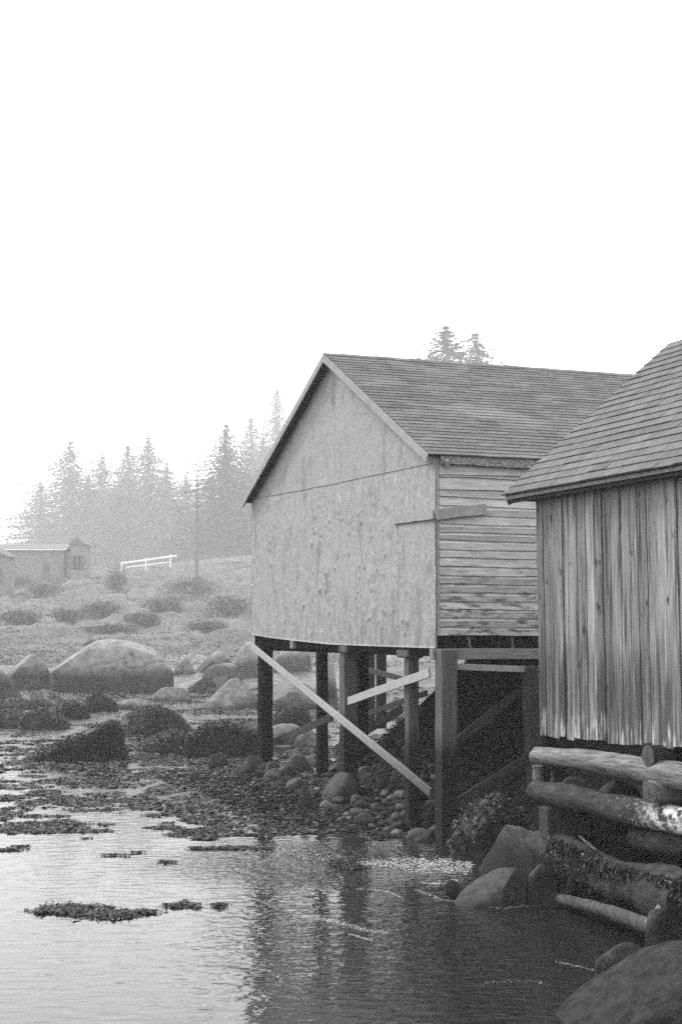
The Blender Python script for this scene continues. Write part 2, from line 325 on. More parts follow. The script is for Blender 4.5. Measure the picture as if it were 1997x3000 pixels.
def panel(name, ya, yb, fb, ft, x, parent, step=.03, rough=.006, mat='panel', **k):
    n = max(2, int((yb - ya) / step)); yy = np.linspace(ya, yb, n); m = int(max(2, (np.max(ft(yy) - fb(yy))) / step)); V = []
    for y in yy:
        b, t = float(fb(y)), float(ft(y))
        for j in range(m): V.append((x, y, b + (t - b) * j / (m - 1)))
    V = np.array(V); d = np.zeros(len(V))
    for by, bz, br in BL: d += br * 1.3 * np.exp(-(((V[:, 1] - by) / br) ** 2 + ((V[:, 2] - bz) / br / 1.15) ** 2) * 1.3)
    d += rough * (fbm(V[:, 1] * 1.2, V[:, 2] * 1.2, 5, 3) - .5) * 5 + rough * (fbm(V[:, 1] * 9, V[:, 2] * 5, 8, 3) - .5)
    V[:, 0] -= d
    i = np.arange(n * m).reshape(n, m); Fc = np.stack([i[:-1, :-1], i[:-1, 1:], i[1:, 1:], i[1:, :-1]], -1).reshape(-1, 4)
    # back sheet and rim give the panel its thickness
    V2 = V.copy(); V2[:, 0] = x + .02; rim = np.concatenate([i[0, :], i[1:, -1], i[-1, ::-1][1:], i[::-1, 0][1:]])
    Fr = np.stack([rim[:-1], rim[1:], rim[1:] + n * m, rim[:-1] + n * m], -1)
    return mesh_obj(name, np.concatenate([V, V2]), np.concatenate([Fc[:, ::-1], Fr[:, ::-1], Fc + n * m]), MT[mat], parent, **k)
gw = empty('gable_wall', (0, 0, 0)); gw.parent = R1
ys_ = g1(978, 1300)[0]
panel('upper_panel', .0, ys_ - .004, lambda y: seam(y) - .03, rake, 0, gw)
panel('upper_panel', ys_ + .004, Wd, lambda y: seam(y) - .03, rake, .002, gw)
yj = g1(897, 1800)[0]
panel('lower_panel', 0, yj - .003, bot, lambda y: seam(y) + .01 * fbm(y * 2, y * 0, 3, 3), -.018, gw)
panel('lower_panel', yj + .003, Wd, bot, lambda y: seam(y) + .01 * fbm(y * 2, y * 0, 3, 3), -.015, gw)
pa = g1(1172, 1600)[0]
panel('patch_panel', -.01, pa, lambda y: bot(y) + .0, lambda y: curve([(1150, 1540), (1288, 1522)])(y), -.034, gw, rough=.008)
# strap board over the corner
mb = MB(); y0, z0 = g1(1150, 1524, -.05); y1, z1 = g1(1288, 1505, -.05)
mb.beam((-.055, y0, z0), (-.055, -.03, z1), (1, 0, 0), .025, .115, .55, seg=5, wob=.004); x2, z2 = s1(1422, 1491, -.07)
mb.beam((-.04, -.075, z1), (x2, -.075, z2), (0, 1, 0), .025, .14, .5, seg=5, wob=.004)
mb.build('strap_board', MT['trim'], R1)
# clapboards on the long side
sw = MB(); zt = s1(1290, 1362)[1]; rows = [1400, 1436, 1458, 1484, 1511, 1537, 1562, 1585, 1612, 1636, 1662, 1688, 1713, 1739, 1764, 1788, 1813, 1840, 1862]
zz = [zt + .12, s1(1290, 1388)[1]] + [s1(1290, v - 3)[1] for v in rows]
lo_s = zz[-1]
zz[-1] = s1(1290, 1862)[1]
for i in range(len(zz) - 1):
    a, b = zz[i], zz[i + 1]; x = .03
    while x < LEN - .02:
        L_ = random.uniform(2.2, 4.2); xe = min(LEN, x + L_); n = int((xe - x) / .12) + 1; ph = random.random() * 9
        V = []; 
        for j in range(n + 1):
            t = x + (xe - x) * j / n; jag = .006 * math.sin(t * 3 + ph) + random.uniform(-.003, .003)
            V += [(t, -.012, a), (t, -.019, a + (b - a) * .34), (t, -.036, b + jag), (t, -.005, b + jag)]
        Fs = []
        for j in range(n):
            for k in range(3): q = j * 4 + k; Fs.append((q, q + 1, q + 5, q + 4))
        tb = random.uniform(.1, .6); up = (1.0 if i > 4 else tb + .1)
        sw.add(V, Fs, tb); sw.t[-len(Fs):] = [up if k_ % 3 == 0 else tb for k_ in range(len(Fs))]
        sw.add([V[0], V[3], V[2], V[1], V[-4], V[-3], V[-2], V[-1]], [(0, 1, 2, 3), (4, 5, 6, 7)], tb); x = xe + .004
sw.box((.02, -.004, zz[-1] + .01), (LEN, .06, zz[0]), .2)
sw.build('clapboard_wall', MT['clap'], R1)
mb = MB(); mb.box((.004, -.036, zz[-1]), (.022, .0, zz[0] - .02), .8); mb.build('corner_board', MT['trim'], R1)
# far walls and floor
fz = s1(1290, 1862)[1]
mb = MB(); mb.box((.03, Wd - .05, fz - .05), (LEN, Wd, zl + .05), .4); mb.build('rear_wall', MT['boards'], R1)
mb = MB(); V = [(LEN - .05, 0, fz), (LEN - .05, Wd, fz), (LEN - .05, Wd, zl), (LEN - .05, yr, zr - .08), (LEN - .05, 0, ze - .03)]
V += [(LEN, a, b) for _, a, b in V]; mb.add(V, [(0, 1, 2, 3, 4), (9, 8, 7, 6, 5)] + [(i, (i + 1) % 5 + 0, (i + 1) % 5 + 5, i + 5) for i in range(5)]); mb.build('end_wall', MT['boards'], R1)
zf = fz - .12; yy_top = float(bot(0))
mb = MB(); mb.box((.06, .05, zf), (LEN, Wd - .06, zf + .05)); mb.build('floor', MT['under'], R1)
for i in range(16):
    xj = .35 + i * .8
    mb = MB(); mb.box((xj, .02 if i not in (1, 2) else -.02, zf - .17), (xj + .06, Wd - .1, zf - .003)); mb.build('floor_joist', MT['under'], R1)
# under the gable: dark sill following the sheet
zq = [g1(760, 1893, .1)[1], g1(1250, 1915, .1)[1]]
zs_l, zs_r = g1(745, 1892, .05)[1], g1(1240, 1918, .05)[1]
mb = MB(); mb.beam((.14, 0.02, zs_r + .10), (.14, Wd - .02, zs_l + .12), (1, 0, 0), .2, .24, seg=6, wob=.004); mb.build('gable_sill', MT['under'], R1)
y0, z0 = g1(855, 1888, .0); mb = MB(); mb.box((-.012, y0 - .08, z0 - .07), (.3, y0 + .08, z0 + .075)); mb.build('joist_end', MT['beam'], R1, bevel=.008)
# long side beams
p0 = s1(1262, 1917, -.06); p1 = s1(1580, 1915, -.06)
mb = MB(); mb.beam((p0[0], -.06, p0[1]), (p0[0] + (p1[0] - p0[0]) * 2.2, -.06, p0[1] + (p1[1] - p0[1]) * 2.2), (0, 1, 0), .12, .145, seg=8, wob=.003); mb.build('side_sill_beam', MT['beam'], R1, bevel=.01)
p0 = s1(1281, 1951, -.16); p1 = s1(1580, 1962, -.16)
mb = MB(); mb.beam((p0[0], -.16, p0[1]), (p0[0] + (p1[0] - p0[0]) * 1.6, -.16, p0[1] + (p1[1] - p0[1]) * 1.6), (0, 1, 0), .035, .085, seg=8, wob=.003); mb.build('side_ledger_board', MT['trim'], R1, bevel=.004)
for u in (1371, 1497):
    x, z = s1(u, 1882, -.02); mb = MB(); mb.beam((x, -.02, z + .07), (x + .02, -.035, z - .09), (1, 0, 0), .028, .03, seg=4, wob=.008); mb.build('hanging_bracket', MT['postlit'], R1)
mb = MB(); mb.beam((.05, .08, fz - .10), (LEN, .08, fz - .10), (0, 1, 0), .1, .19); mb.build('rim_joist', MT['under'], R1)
# posts: (centre u, width px, bottom v, local x offset, top v, material)
def post(u, wpx, vb, lx, vt, mat='post', top=None, r_=False, deep=.12):
    p = onplane(O1, u, vb, lx=lx); q = onplane(O1, u, vt, lx=lx); Yd = loc2w(O1, p[0], p[1])[1]
    wd = pxw(wpx, Yd) * .80
    mb = MB(); 
    mb.beam((lx + wd / 2, p[1] + (0), p[2] - .35), (lx + wd / 2, q[1], q[2]), (0, 1, 0), wd, wd, seg=8, wob=.006)
    return mb.build('post', MT[mat], R1, bevel=.012), p, q, wd
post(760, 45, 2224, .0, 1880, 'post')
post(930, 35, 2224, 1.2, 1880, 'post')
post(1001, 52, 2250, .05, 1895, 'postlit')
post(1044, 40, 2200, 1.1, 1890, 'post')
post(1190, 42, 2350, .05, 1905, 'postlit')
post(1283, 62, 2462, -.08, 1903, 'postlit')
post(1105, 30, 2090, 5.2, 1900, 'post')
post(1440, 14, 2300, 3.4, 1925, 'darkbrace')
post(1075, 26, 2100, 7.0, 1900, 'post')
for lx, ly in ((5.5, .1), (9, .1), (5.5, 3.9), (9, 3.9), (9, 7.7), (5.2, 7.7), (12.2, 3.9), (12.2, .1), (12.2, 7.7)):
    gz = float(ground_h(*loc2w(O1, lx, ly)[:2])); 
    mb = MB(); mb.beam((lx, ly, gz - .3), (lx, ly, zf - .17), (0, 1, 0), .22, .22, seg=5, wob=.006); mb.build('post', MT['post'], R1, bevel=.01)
# leaning post near the second shed
a = onplane(O1, 1551, 1972, ly=-.15); b = onplane(O1, 1568, 2260, ly=-.15)
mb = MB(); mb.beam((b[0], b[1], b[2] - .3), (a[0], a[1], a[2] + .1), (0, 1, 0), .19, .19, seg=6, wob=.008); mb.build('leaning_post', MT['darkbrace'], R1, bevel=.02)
# corbels on two posts
for u, v, w_, h_ in ((1003, 1902, .33, .13), (1178, 1915, .40, .12)):
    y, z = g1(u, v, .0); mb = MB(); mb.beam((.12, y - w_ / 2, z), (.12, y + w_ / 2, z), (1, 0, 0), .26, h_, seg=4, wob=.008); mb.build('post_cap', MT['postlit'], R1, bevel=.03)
def brace(a, b, h, mat, lxa, lxb=None, th=.035, name='brace'):
    lxb = lxa if lxb is None else lxb
    p = onplane(O1, *a, lx=lxa); q = onplane(O1, *b, lx=lxb)
    mb = MB(); mb.beam(p, q, (1, 0, 0), th, h, seg=8, wob=.003); return mb.build(name, MT[mat], R1, bevel=.004)
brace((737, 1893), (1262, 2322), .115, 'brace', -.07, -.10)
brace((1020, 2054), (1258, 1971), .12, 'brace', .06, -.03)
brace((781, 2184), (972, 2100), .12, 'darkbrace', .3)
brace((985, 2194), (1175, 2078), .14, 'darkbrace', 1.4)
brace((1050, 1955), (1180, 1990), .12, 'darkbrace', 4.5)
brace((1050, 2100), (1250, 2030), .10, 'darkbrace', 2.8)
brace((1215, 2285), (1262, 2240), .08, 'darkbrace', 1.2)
def sbrace(a, b, h, mat, ly):
    p = onplane(O1, *a, ly=ly); q = onplane(O1, *b, ly=ly); mb = MB(); mb.beam(p, q, (0, 1, 0), .04, h, seg=6, wob=.003); return mb.build('brace', MT[mat], R1, bevel=.004)
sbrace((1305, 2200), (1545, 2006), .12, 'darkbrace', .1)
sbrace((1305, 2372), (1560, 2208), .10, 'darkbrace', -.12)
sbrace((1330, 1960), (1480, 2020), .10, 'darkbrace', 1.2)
# roof
def shingle_roof(parent, mat, P0, along, down, Lr, Ls, expo, tab, lift=.012, jit=.006, nrm=None, name='shingles', sag=0):
    """P0 ridge start; along = unit vector along ridge; down = unit vector down the slope"""
    A = np.array(along, float); D = np.array(down, float); N = np.cross(A, D); N = N if N[2] > 0 else -N; N = N / np.linalg.norm(N)
    mb = MB(); n = int(round(Ls / expo)); expo = Ls / n
    for r in range(n):
        wv = random.random() * 9; t = -random.random() * tab
        crs = random.uniform(-.12, .12)
        while t < Lr:
            t2 = t + tab; a, b = max(t, 0), min(t2, Lr)
            if b - a > .02:
                u0 = r * expo - .01; u1 = (r + 1) * expo + jit * (vn(np.array(t * 1.3 + wv), np.array(r * 3.1), 2) - .5) * 2 + random.uniform(-.002, .002)
                hl = lift * random.uniform(.75, 1.35); g = .002; sg = lambda q: -sag * math.sin(math.pi * q / Lr)
                P = np.array(P0)
                V = [P + A * (a + g) + D * u0 + N * .002, P + A * (b - g) + D * u0 + N * .002, P + A * (b - g) + D * u1 + N * hl, P + A * (a + g) + D * u1 + N * hl,
                     P + A * (b - g) + D * u1 + N * -.003, P + A * (a + g) + D * u1 + N * -.003]
                Fs = [(0, 1, 2, 3), (3, 2, 4, 5), (0, 3, 5), (1, 4, 2)]
                if np.cross(V[1] - V[0], V[2] - V[1]) @ N < 0: Fs = [f[::-1] for f in Fs]
                mb.add(V, Fs, min(1, max(0, random.random() * .8 + .1 + crs)))
            t = t2
    return mb.build(name, MT[mat], parent)
def slab(parent, name, mat, P0, along, down, Lr, Ls, th, off=-.004):
    A = np.array(along, float); D = np.array(down, float); N = np.cross(A, D); N = N if N[2] > 0 else -N; N /= np.linalg.norm(N)
    P = np.array(P0) + N * off; V = [P, P + A * Lr, P + A * Lr + D * Ls, P + D * Ls]; V += [v - N * th for v in V]
    return MB().add(V, [(0, 1, 2, 3), (7, 6, 5, 4), (0, 4, 5, 1), (1, 5, 6, 2), (2, 6, 7, 3), (3, 7, 4, 0)]).build(name, MT[mat], parent)
rf = empty('roof', (0, 0, 0)); rf.parent = R1
x0 = -.16; Lr = LEN + .3
Dr = np.array((0, ye - yr, ze - zr)); Ls = np.linalg.norm(Dr); Dr /= Ls
Dl = np.array((0, yl - yr, zl - zr)); Ll = np.linalg.norm(Dl); Dl /= Ll
shingle_roof(rf, 'shingle', (x0, yr, zr), (1, 0, 0), Dr, Lr, Ls + .03, .135, .30)
shingle_roof(rf, 'shingle', (x0, yr, zr), (1, 0, 0), Dl, Lr, Ll + .03, .135, .30)
slab(rf, 'roof_deck', 'darkbrace', (x0 + .03, yr, zr), (1, 0, 0), Dr, Lr - .06, Ls, .045)
slab(rf, 'roof_deck', 'darkbrace', (x0 + .03, yr, zr), (1, 0, 0), Dl, Lr - .06, Ll, .045)
mb = MB(); nn = 44
for i in range(nn):
    a = x0 + Lr * i / nn; b = a + Lr / nn * 1.05
    for s, D in ((1, Dr), (-1, Dl)):
        P = np.array((0, yr, zr + .012 + .004 * (i % 2)));
        V = [(a, P[1], P[2]), (b, P[1], P[2]), (b, P[1] + D[1] * .13, P[2] + D[2] * .13), (a, P[1] + D[1] * .13, P[2] + D[2] * .13)]
        mb.add(V, [(0, 1, 2, 3) if s < 0 else (3, 2, 1, 0)], random.random())
mb.build('ridge_cap', MT['shingle'], rf)
# rake boards on the gable, soffits behind
for D, L_, tn in ((Dr, Ls, 'trim'), (Dl, Ll + .02, 'trim')):
    U = np.array((0, -D[2], D[1])); U = U if U[2] > 0 else -U
    P = np.array((x0 + .0, yr, zr)); h = .115
    a = P - U * (.055 + h / 2 - .045); b = a + D * L_
    mb = MB(); mb.beam(a, b, (1, 0, 0), .025, h, seg=10, wob=.002); mb.build('rake_board', MT[tn], rf, bevel=.003)
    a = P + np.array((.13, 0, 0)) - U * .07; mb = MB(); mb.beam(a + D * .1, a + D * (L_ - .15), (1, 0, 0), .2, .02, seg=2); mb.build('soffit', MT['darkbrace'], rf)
# rotten eave board on the long side
za = s1(1290, 1345, -.1)[1]
mb = MB(); n = 90; V = []
for j in range(n + 1):
    t = .02 + (LEN - .1) * j / n; jag = .05 * float(fbm(t * 2.3, 0.3, 4, 4)) + (.03 if random.random() < .15 else 0)
    V += [(t, -.10, ze - .02), (t, -.10 + random.uniform(-.004, .004), ze - .11 - jag), (t, -.06, ze - .10 - jag), (t, -.06, ze - .02)]
Fs = [(j * 4 + k, j * 4 + k + 1, j * 4 + k + 5, j * 4 + k + 4) for j in range(n) for k in range(3)]
mb.add(V, [f[::-1] for f in Fs]); mb.build('eave_board', MT['rotten'], rf)
mb = MB()
x, z = s1(1305, 1355, -.09); mb.beam((x, -.13, z + .03), (x + .03, -.08, z - .05), (1, 0, 0), .05, .06, seg=2, wob=.006)
mb.build('rafter_end', MT['trim'], rf)

# ------------------------------------------------------------------ second shed
R2 = empty('plank_shed', (O2[0], O2[1], 0), ANG, label='nearer shed with upright grey planks and dark shingle roof cut by the right edge', cat='shed')
def g2(u, v, lx=0): return onplane(O2, u, v, lx=lx)
z_top2 = g2(1570, 1440)[2]
def zb2(y):
    a = g2(1582, 2155); b = g2(1985, 2190); return a[2] + (y - a[1]) * (b[2] - a[2]) / (b[1] - a[1])
L2 = 4.6; y = .0; wb = MB(); i = 0
while y > -L2:
    wdt = random.uniform(.13, .185) * (.8 if i == 0 else 1); zb = float(zb2(y)) + random.uniform(-.02, .02); xo = random.choice((0, .004, .014, .022)); tn = random.random()
    n = 10; V = []; gp = random.uniform(.006, .018)
    ylean = -.045                                # the whole wall leans a little
    for j in range(n + 1):
        z = zb + (z_top2 + .15 - zb) * j / n; dy = (1 - j / n) * ylean * 1.0 + .0
        xo2 = xo + random.uniform(-.002, .002); e = random.uniform(-.002, .002)
        V += [(-xo2, y + dy + e, z), (-xo2 + .025, y + dy + e, z), (-xo2 + .025, y - wdt + dy + gp, z), (-xo2, y - wdt + dy + gp + e, z)]
        if j == 0 : V[-1] = (V[-1][0], V[-1][1], z + random.uniform(-.012, .012))
    Fs = [(3, 2, 1, 0), (n * 4, n * 4 + 1, n * 4 + 2, n * 4 + 3)]
    for j in range(n):
        for k in range(4): q, r = j * 4 + k, j * 4 + (k + 1) % 4; Fs.append((q, r, r + 4, q + 4))
    wb.add(V, Fs, tn); y -= wdt; i += 1
wb.build('plank_wall', MT['boards'], R2)
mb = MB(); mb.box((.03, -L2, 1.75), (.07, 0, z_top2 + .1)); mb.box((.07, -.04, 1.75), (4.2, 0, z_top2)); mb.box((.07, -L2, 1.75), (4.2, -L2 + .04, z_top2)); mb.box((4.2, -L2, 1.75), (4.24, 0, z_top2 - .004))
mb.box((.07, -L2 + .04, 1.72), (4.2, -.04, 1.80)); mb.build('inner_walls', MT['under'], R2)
tip = onplane(O2, 1472, 1449, lx=-.2); tipy = tip[1]; zt2 = tip[2]
top = onplane(O2, 1997, 972, ly=tipy)
D2 = np.array((top[0] + .2, 0, top[2] - zt2)); D2 /= np.linalg.norm(D2); run = 2.15 / D2[0]
rp = np.array((-.2, tipy, zt2)) + D2 * run; print('shed2', tip, top, rp)
r2 = empty('roof', (0, 0, 0)); r2.parent = R2
shingle_roof(r2, 'shingle_near', rp, (0, -1, 0), -D2, L2 + tipy + .35, run + .02, .14, .32, lift=.014, jit=.010)
D2b = np.array((D2[0], 0, -D2[2])); 
shingle_roof(r2, 'shingle_near', rp, (0, -1, 0), D2b, L2 + tipy + .35, run + .02, .14, .32, lift=.014)
slab(r2, 'roof_deck', 'darkbrace', rp + np.array((0, -.03, 0)), (0, -1, 0), -D2, L2 + tipy + .3, run, .03)
slab(r2, 'roof_deck', 'darkbrace', rp + np.array((0, -.03, 0)), (0, -1, 0), D2b, L2 + tipy + .3, run, .03)
mb = MB(); mb.box((-.185, -L2 - .3, zt2 - .062), (-.165, tipy - .02, zt2 - .022)); mb.build('eave_fascia', MT['beam'], r2, bevel=.003)
mb = MB(); mb.box((-.15, -L2 - .3, zt2 - .10), (-.125, tipy - .10, zt2 - .012)); mb.build('sub_fascia', MT['darkbrace'], r2, bevel=.003)
mb = MB(); mb.box((-.12, tipy - .30, zt2 - .09), (.4, tipy - .25, zt2 - .03)); mb.beam((-.16, tipy - .03, zt2 - .03), (-.13, tipy - .04, zt2 - .11), (0, 1, 0), .03, .035); mb.build('lookout', MT['darkbrace'], r2)
# gable ends of the second shed
mb = MB()
for yy in (-.02, -L2 + .02):
    V = [(.03, yy, z_top2 - .1), (4.2, yy, z_top2 - .1), (rp[0], yy, rp[2] - .1)]; V += [(a, b - .02, c) for a, b, c in V]
    mb = MB(); mb.add(V, [(0, 1, 2), (5, 4, 3), (0, 3, 4, 1), (1, 4, 5, 2), (2, 5, 3, 0)]); mb.build('gable_infill', MT['boards'], R2)

# ------------------------------------------------------------------ crib of logs below the second shed
def log_obj(name, P, rad, mat, label=None, cat=None, end='cut', rough=.20, group=None, nseg=28, ring=18, parent=None, seed=1, local=True):
    P = np.array(P, float); 
    t = np.linspace(0, 1, nseg); k = np.linspace(0, 1, len(P))
    pts = np.stack([np.interp(t, k, P[:, i]) for i in range(3)], -1); rr = np.interp(t, np.linspace(0, 1, len(rad)), rad)
    ker = np.array((.25, .5, .25))
    for _ in range(4):
        q = pts.copy(); q[1:-1] = pts[:-2] * .25 + pts[1:-1] * .5 + pts[2:] * .25; pts = q
    V = []
    for i in range(nseg):
        d = pts[min(i + 1, nseg - 1)] - pts[max(i - 1, 0)]; d /= np.linalg.norm(d)
        s = np.cross(d, (0, 0, 1)); s /= np.linalg.norm(s); u = np.cross(s, d)
        for j in range(ring):
            a = 2 * math.pi * j / ring; n_ = float(fbm(i * .22 + seed * 7, math.cos(a) * 1.3 + 5, seed, 3) - .5 + (fbm(math.sin(a) * 2 + 9, i * .5, seed + 3, 2) - .5) * .5)
            r = rr[i] * (1 + rough * 2 * n_); V.append(pts[i] + s * math.cos(a) * r + u * math.sin(a) * r)
    Fs = [(i * ring + j, i * ring + (j + 1) % ring, (i + 1) * ring + (j + 1) % ring, (i + 1) * ring + j) for i in range(nseg - 1) for j in range(ring)]
    c = pts.mean(0); V = np.array(V)
    if local:       # object frame turned like the shed, so grain follows the log
        Rm = np.array(((CA, SA, 0), (-SA, CA, 0), (0, 0, 1))); Vl = (V - c) @ Rm.T
    root = empty(name, c, ANG, label=label, cat=cat, group=group)
    mesh_obj('log_body', Vl, Fs, MT[mat], root, smooth=True)
    for e, sgn in ((0, 1), (nseg - 1, -1)):
        dd = (pts[e] - pts[e + sgn]); dd /= np.linalg.norm(dd)
        ringv = V[e * ring:(e + 1) * ring] + dd * .004
        Vc = (np.concatenate([ringv, [pts[e] + dd * .012], ringv - dd * .03]) - c) @ Rm.T
        fs = [(j, (j + 1) % ring, ring) if sgn < 0 else ((j + 1) % ring, j, ring) for j in range(ring)]
        mesh_obj('cut_end', Vc, fs, MT[end], root)
    return root
def q2(u, v, lx): p = onplane(O2, u, v, lx=lx); return loc2w(O2, p[0], p[1], p[2])
log_obj('log', [q2(1568, 2213, -.02), q2(1700, 2224, -.02), q2(1850, 2248, -.03), q2(2010, 2278, -.05), q2(2150, 2300, -.05)], [.088, .105, .115, .118, .13], 'log',
        'bare pale grey log with bright cut end lying directly under the plank wall', 'log', seed=2)
e1 = onplane(O2, 1896, 2214, lx=-.16)
log_obj('log', [loc2w(O2, -.16, e1[1], e1[2]), loc2w(O2, 2.0, e1[1] + .1, e1[2] + .02)], [.10, .12], 'logdark', 'short cross log with end grain showing between the plank wall and the pale top log', 'log', end='logend', seed=3)
e2 = onplane(O2, 1903, 2320, lx=-.20)
log_obj('log', [loc2w(O2, -.20, e2[1], e2[2]), loc2w(O2, 2.0, e2[1] + .1, e2[2])], [.115, .13], 'log', 'round cross log with sawn end wedged between the pale top log and the lichened log', 'log', end='logend', seed=4)
lg = log_obj('log', [q2(1568, 2318, .0), q2(1700, 2338, .0), q2(1850, 2378, -.02), q2(2010, 2408, -.05), q2(2150, 2430, -.05)], [.095, .135, .135, .13, .14], 'loglichen',
        'dark log with a patch of white lichen at its right hand end', 'log', end='logdark', seed=5, rough=.2)
L3 = log_obj('log', [q2(1565, 2462, .05), q2(1650, 2500, .0), q2(1780, 2570, -.1), q2(1900, 2600, -.2), q2(2020, 2640, -.3)], [.12, .19, .21, .22, .23], 'logdark',
        'thick seaweed covered log sloping down at the foot of the crib', 'log', end='logdark', seed=6, rough=.3)
log_obj('log', [q2(1860, 2455, .1), q2(1930, 2465, .05), q2(2080, 2480, .05)], [.10, .11, .12], 'logdark', 'dark log end below the white lichen patch at the right edge', 'log', end='logdark', seed=7)
log_obj('log', [q2(1640, 2634, -.25), q2(1760, 2662, -.35), q2(1900, 2712, -.5), q2(1960, 2740, -.55)], [.055, .06, .065, .06], 'logmid', 'thin knotted pole lying along the water line at the foot of the crib', 'pole', end='logdark', seed=8, rough=.25)
a = q2(1574, 2245, .02); b = q2(1576, 2345, .05); 
log_obj('wood_stub', [a, b], [.06, .066], 'log', 'stubby upright round block under the left end of the pale log', 'block', end='logend', seed=9)
def timber(p, q, w, h, mat, label, cat='timber', name='timber', side=None):
    p, q = np.array(p), np.array(q); c = (p + q) / 2; Rm = np.array(((CA, SA, 0), (-SA, CA, 0), (0, 0, 1)))
    mb = MB(); d = (q - p) @ Rm.T; mb.beam((p - c) @ Rm.T, (q - c) @ Rm.T, side or ((0, 1, 0) if abs(d[2]) < .5 * np.linalg.norm(d) else (1, 0, 0)), w, h, seg=6, wob=.006)
    return mb.build(name, MT[mat], loc=c, bevel=.012, label=label, cat=cat)
def rotfix(o): o.rotation_euler = (0, 0, ANG); return o
rotfix(timber(q2(1626, 2256, .06), q2(1627, 2322, .06), .09, .09, 'darkbrace', 'small square block standing between the pale log and the dark lichened log', 'block', 'wood_block'))
tq = onplane(O2, 1590, 2412, lx=-.12)
rotfix(timber(loc2w(O2, -.12, tq[1], tq[2]), loc2w(O2, 2.2, tq[1] - .1, tq[2] + .05), .22, .32, 'darkbrace', 'heavy squared timber with flat end above the sloping slabs'))
rotfix(timber(q2(1697, 2452, -.1), q2(1748, 2492, -.15), .025, .04, 'logend', 'short broken stick lying on the seaweed covered log', 'stick', 'stick'))
rotfix(timber(q2(1935, 2655, -.5), q2(1895, 2705, -.6), .05, .06, 'beam', 'pale stub of wood leaning at the right edge by the water', 'stick', 'stick'))

# ------------------------------------------------------------------ seaweed
def tufts(P, size, rise=.5, n=4, seed=0, flat=.35, zs=.18):
    r = np.random.default_rng(seed); P = np.repeat(np.asarray(P), n, 0); m = len(P); size = np.repeat(np.broadcast_to(size, (m // n,)), n)
    a = r.uniform(0, 2 * np.pi, m); el = r.normal(0, flat, m); L_ = size * r.uniform(.6, 1.8, m); wd = L_ * r.uniform(.14, .36, m)
    d = np.stack([np.cos(a) * np.cos(el), np.sin(a) * np.cos(el), np.sin(el)], -1); s = np.stack([-np.sin(a), np.cos(a), r.normal(0, .5, m)], -1)
    c = P + r.normal(0, 1, (m, 3)) * size[:, None] * np.array((.6, .6, zs)) + np.array((0, 0, 1)) * (size * rise * r.uniform(0, .6, m))[:, None]
    V = np.stack([c - d * L_[:, None] / 2 - s * wd[:, None] / 4, c - s * wd[:, None] / 2 + d * L_[:, None] * .1, c + d * L_[:, None] / 2, c + s * wd[:, None] / 2], 1).reshape(-1, 3)
    return V, np.arange(m * 4).reshape(-1, 4), np.repeat(r.uniform(0, 1, m // n), n) * .6 + r.uniform(0, .4, m)

# ------------------------------------------------------------------ rocks
def rock_mesh(sx, sy, sz, seed, sub=4, cuts=3, rough=.16, flatb=True, sq=2.3, planes=()):
    bm = bmesh.new(); bmesh.ops.create_icosphere(bm, subdivisions=sub, radius=1)
    V = np.array([v.co[:] for v in bm.verts]); Fs = [tuple(v.index for v in f.verts) for f in bm.faces]; bm.free()
    r = np.random.default_rng(seed)
    V /= (np.sum(np.abs(V) ** sq, 1) ** (1 / sq))[:, None]
    d = (n3(V * 1.1 + seed * 3.7, seed, 3) - .5) * rough * 3 + (n3(V * 4 + seed, seed + 40, 3) - .5) * rough * .6
    V = V * (1 + d + (n3(V * 11 + seed, seed + 70, 2) - .5) * rough * .22)[:, None]
    for _ in range(cuts):
        n_ = r.normal(0, 1, 3); n_[2] = abs(n_[2]) * .8; n_ /= np.linalg.norm(n_); dd = r.uniform(.62, .85); q = V @ n_ - dd
        V = V - np.outer(np.where(q > 0, q * .82, 0), n_)
    for a_, b_, c_, dd in planes:
        n_ = np.array((a_, b_, c_)); n_ = n_ / np.linalg.norm(n_); q = V @ n_ - dd; V = V - np.outer(np.where(q > 0, q * .9, 0), n_)
    V *= np.array((sx, sy, sz))
    return V, np.array(Fs)
